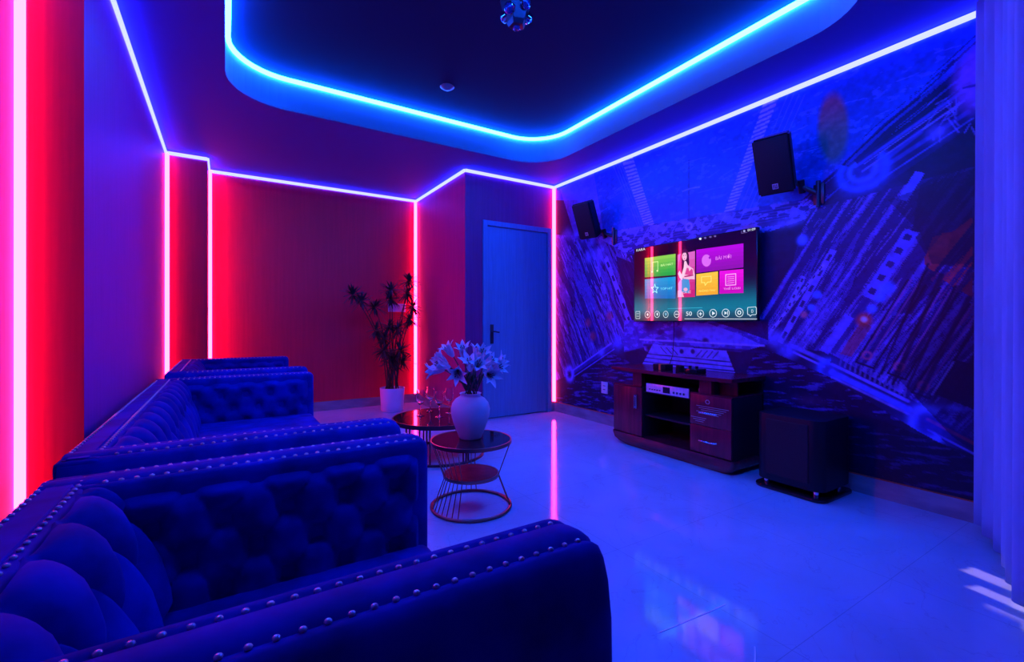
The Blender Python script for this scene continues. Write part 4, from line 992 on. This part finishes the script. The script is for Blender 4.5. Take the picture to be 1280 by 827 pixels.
# ------------------------------------------------------------------ vase and lilies
vp = at(588, 547, z=zt); 
b = MB(); R = 1.0
b.lathe([(.001, 0), (.062, 0), (.068, .006), (.08, .04), (.1, .09), (.114, .14), (.117, .175), (.108, .21), (.088, .235), (.07, .246), (.062, .25), (.06, .262), (.066, .268), (.062, .27), (.052, .262), (.052, .245), (.08, .2), (.09, .12), (.05, .02), (0, .012)], (vp.x, vp.y, zt+.0005), 48)
o = b.build('vase', M['ceramic'], smooth=1.2); tag(o, 'rounded white ceramic vase full of lilies on the small wire table', 'vase')
mouth = Vector((vp.x, vp.y, zt+.265))
cd = ray(588, 470).normalized(); rt = Vector((math.cos(YAW), -math.sin(YAW), 0))
def petal_mesh(bb, base, d, L=.115, open_=.042, curl=.03, np_=6, m=0, rs=0):
    """trumpet flower: six pointed petals, curling back"""
    q_ = d.normalized().to_track_quat('Z', 'Y').to_matrix().to_4x4(); bb.M = Matrix.Translation(base) @ q_
    for k in range(np_):
        a0 = 2*PI*k/np_+rs; n_ = 8; vs_ = []; op = open_*(1+.15*math.sin(k*2.3+rs))
        for i in range(n_+1):
            s_ = i/n_; rad = .006+op*(s_**1.8)+curl*max(0, s_-.7)**1.3*1.8; z_ = L*(s_-.45*max(0, s_-.72)**1.5*(1+curl*8))
            wd = .021*math.sin(PI*min(1, .12+s_*.88))**.8 if s_ < 1 else .0005
            wd = max(wd, .006*(1-s_))
            for j in (-1, -.5, 0, .5, 1):
                cup = (abs(j)*.004)
                rr_ = rad-cup*.5+ (0 if j else -.0015)
                x_ = rr_*math.cos(a0)-j*wd*math.sin(a0); y_ = rr_*math.sin(a0)+j*wd*math.cos(a0)
                vs_.append((x_, y_, z_+cup))
        fs_ = [(i*5+j, i*5+j+1, (i+1)*5+j+1, (i+1)*5+j) for i in range(n_) for j in range(4)]
        bb.add(vs_, fs_, m)
lil = [((567, 446), (556, 430), 0, 'lily opening up and left at the top left of the bunch'), ((581, 452), (577, 427), .02, 'tall lily pointing straight up left of the centre gap'),
       ((560, 456), (543, 441), -.02, 'lily fanning left just below the top left one'), ((556, 462), (531, 464), 0, 'lily reaching furthest left, nearly level'),
       ((563, 459), (540, 453), .03, 'lily leaning left between the level one and the upper left one'), ((573, 460), (571, 472), .09, 'lily facing forward and drooping left of the stems'),
       ((588, 464), (586, 445), .06, 'lily standing in the middle of the bunch'), ((594, 450), (598, 430), 0, 'lily with curled petals at the top right of centre gap'),
       ((596, 452), (607, 434), .03, 'lily leaning right beside the top right of centre one'), ((594, 462), (601, 450), .07, 'lily facing forward just right of the middle'),
       ((604, 458), (618, 447), .02, 'lily leaning up and right in the right hand spray'), ((612, 460), (634, 446), -.01, 'lily reaching furthest right with spread petals'),
       ((610, 463), (632, 456), .03, 'lily below the furthest right one in the right hand spray'), ((606, 466), (618, 470), .08, 'star shaped lily with dark centre low on the right')]
for i, (pb_, pt_, near, lb) in enumerate(lil):
    dep = (mouth.x/ray(588, 494).x)-near*1.2
    Bp = Vector((0, 0, CH))+ray(*pb_)*(dep+.03*math.sin(i*1.7)); Tp = Vector((0, 0, CH))+ray(*pt_)*(dep-.03-near)
    d_ = (Tp-Bp); L_ = max(.1, min(.14, d_.length))
    t = thing('lily', 'white '+lb, 'flower', mouth, 'lilies in the white vase')
    bb = MB(); petal_mesh(bb, Bp, d_, L_, .034+.014*(near > .05), .035, rs=i*.7); bb.M = Matrix()
    fl = bb.build('bloom', M['petal'], t, smooth=True)
    bb = MB(); bb.M = Matrix.Translation(Bp) @ d_.normalized().to_track_quat('Z', 'Y').to_matrix().to_4x4()
    for k in range(5):
        a = 2*PI*k/5; bb.tube([(0, 0, .02), (.008*math.cos(a), .008*math.sin(a), L_*.7), (.014*math.cos(a), .014*math.sin(a), L_*.82)], [.001, .001, .003], 5)
    bb.build('stamens', M['stamen'], fl, smooth=True)
    a = i*2.4; rr_ = .03*math.sqrt((i+.5)/14); foot = mouth+Vector((rr_*math.cos(a), rr_*math.sin(a), -.2)); ne = mouth+Vector((rr_*1.2*math.cos(a), rr_*1.2*math.sin(a), 0))
    bb = MB(); mid = ne.lerp(Bp, .55)+Vector((0, 0, .02)); P = []
    for k in range(9):
        s_ = k/8; P.append(ne*(1-s_)**2+mid*2*s_*(1-s_)+Bp*s_**2)
    bb.tube([foot]+P, .0032, 6); bb.build('stem', M['lily_stem'], t, smooth=True)
    for k in range(3):
        s_ = .12+.2*k; o_ = ne.lerp(mid, s_); az = a+k*2.2+.5; dl = Vector((math.cos(az)*.45, math.sin(az)*.45, 1)).normalized(); Ln = .085+.02*math.sin(i+k)
        sd = dl.cross(Vector((0, 0, 1))).normalized(); vs_ = []
        for q in range(7):
            s2 = q/6; c_ = o_+dl*Ln*s2+Vector((math.cos(az), math.sin(az), 0))*.02*s2*s2; wd = .0075*math.sin(PI*min(.98, .1+.9*s2))
            vs_ += [c_-sd*wd, c_+Vector((0, 0, -.001)), c_+sd*wd]
        bb = MB(); bb.add(vs_, [(q*3+j, q*3+j+1, q*3+j+4, q*3+j+3) for q in range(6) for j in (0, 1)]); bb.build('leaf', M['lily_leaf' if (i+k) % 2 else 'lily_stem'], t, smooth=True)

# ------------------------------------------------------------------ potted palm
pp_ = Vector((1.76, 5.62, 0))
t = thing('potted_palm', 'tall bamboo palm in a white cylindrical pot against the back red wall', 'plant', pp_)
b = MB(); b.lathe([(.001, 0), (.125, 0), (.135, .01), (.148, .27), (.15, .285), (.142, .287), (.138, .25), (0, .25)], pp_, 40); b.build('pot', M['pot'], t, smooth=.8)
b = MB(); b.lathe([(.137, .251), (.08, .262), (0, .266)], pp_, 24, cap=False); b.build('soil', M['soil'], t)
cl = [(441, 368), (452, 376), (468, 383.6), (489, 362), (488, 374), (510.6, 351), (509.5, 366), (516, 383.6), (511.7, 399), (471, 412), (486.6, 407.5), (497, 411), (480, 423), (479, 438), (500, 438), (489, 445), (491, 454), (503, 452)]
stems = {0: None}
def frond(c_, sz, seed):
    rnd = random.Random(seed); b = MB()
    for k in range(44):
        az = rnd.random()*2*PI; el = rnd.uniform(-.9, 1.2); d_ = Vector((math.cos(az)*math.cos(el), math.sin(az)*math.cos(el), math.sin(el))); L_ = sz*rnd.uniform(.75, 1.15)
        sd = d_.cross(Vector((0, 0, 1))).normalized(); vs_ = []
        for q in range(6):
            s2 = q/5; p_ = c_+d_*L_*s2+Vector((0, 0, -.15*L_*s2*s2)); wd = sz*.075*math.sin(PI*min(.97, .12+.88*s2))
            vs_ += [p_-sd*wd, p_+Vector((0, 0, .004)), p_+sd*wd]
        b.add(vs_, [(q*3+j, q*3+j+1, q*3+j+4, q*3+j+3) for q in range(5) for j in (0, 1)])
    return b
rnd = random.Random(4)
for i, (u, v) in enumerate(cl):
    c_ = at(u, v, y=5.62+rnd.uniform(-.12, .08)); 
    frond(c_, .15 if i < 13 else .17, i).build('leaf_cluster', M['leaf'], t, smooth=True)
    a = i*2.399; f_ = pp_+Vector((.09*math.cos(a)*math.sqrt(i/18), .09*math.sin(a)*math.sqrt(i/18), .25)); k1 = Vector((f_.x+(c_.x-f_.x)*.25, f_.y+(c_.y-f_.y)*.4, f_.z+(c_.z-f_.z)*.6))
    P = [f_*(1-s_/8)**2+k1*2*(s_/8)*(1-s_/8)+c_*(s_/8)**2 for s_ in range(9)]
    b = MB(); b.tube(P, [.008-.0005*s_ for s_ in range(9)], 6); b.build('cane', M['cane'], t, smooth=True)

# ------------------------------------------------------------------ curtain
b = MB(); nx, nz = 260, 30; vs_ = []
A = Vector((3.44, .742)); B_ = Vector((2.02, .235)); dirc = (B_-A); Lc = dirc.length; dirc.normalize(); nc = Vector((-dirc.y, dirc.x)); 
for i in range(nx+1):
    s_ = Lc*i/nx
    for j in range(nz+1):
        tz_ = j/nz; z_ = .045+(H-.04-.045)*tz_
        ph = 2*PI*s_/.165+.6*math.sin(s_*5)+.25*math.sin(tz_*3+s_*9); am = .024+.010*math.sin(s_*7+1)+.006*(1-tz_)
        off = am*math.sin(ph)+.35*am*math.sin(2*ph+.8); sh = .012*math.cos(ph)*1.3
        p_ = A+dirc*(s_+sh)+nc*off; vs_.append((min(p_.x, 3.445), p_.y, z_))
fs_ = [(i*(nz+1)+j, (i+1)*(nz+1)+j, (i+1)*(nz+1)+j+1, i*(nz+1)+j+1) for i in range(nx) for j in range(nz)]
b.add(vs_, fs_); o = b.build('curtain', M['curtain'], smooth=True); tag(o, 'full height pale curtain hanging in soft folds at the right edge', 'curtain')
md = o.modifiers.new('thick', 'SOLIDIFY'); md.thickness = .003; md.offset = 0

# daylight through the window behind the curtain, slipping under the hem
sl = bpy.data.lights.new('daylight', 'SUN'); sl.energy = 9; sl.angle = .04; sl.color = (1, .48, .75)
so = bpy.data.objects.new('daylight', sl); C.objects.link(so); so.location = (2.7, -3, 2)
so.rotation_euler = Vector((.22, .9, -.25)).to_track_quat('-Z', 'Y').to_euler()
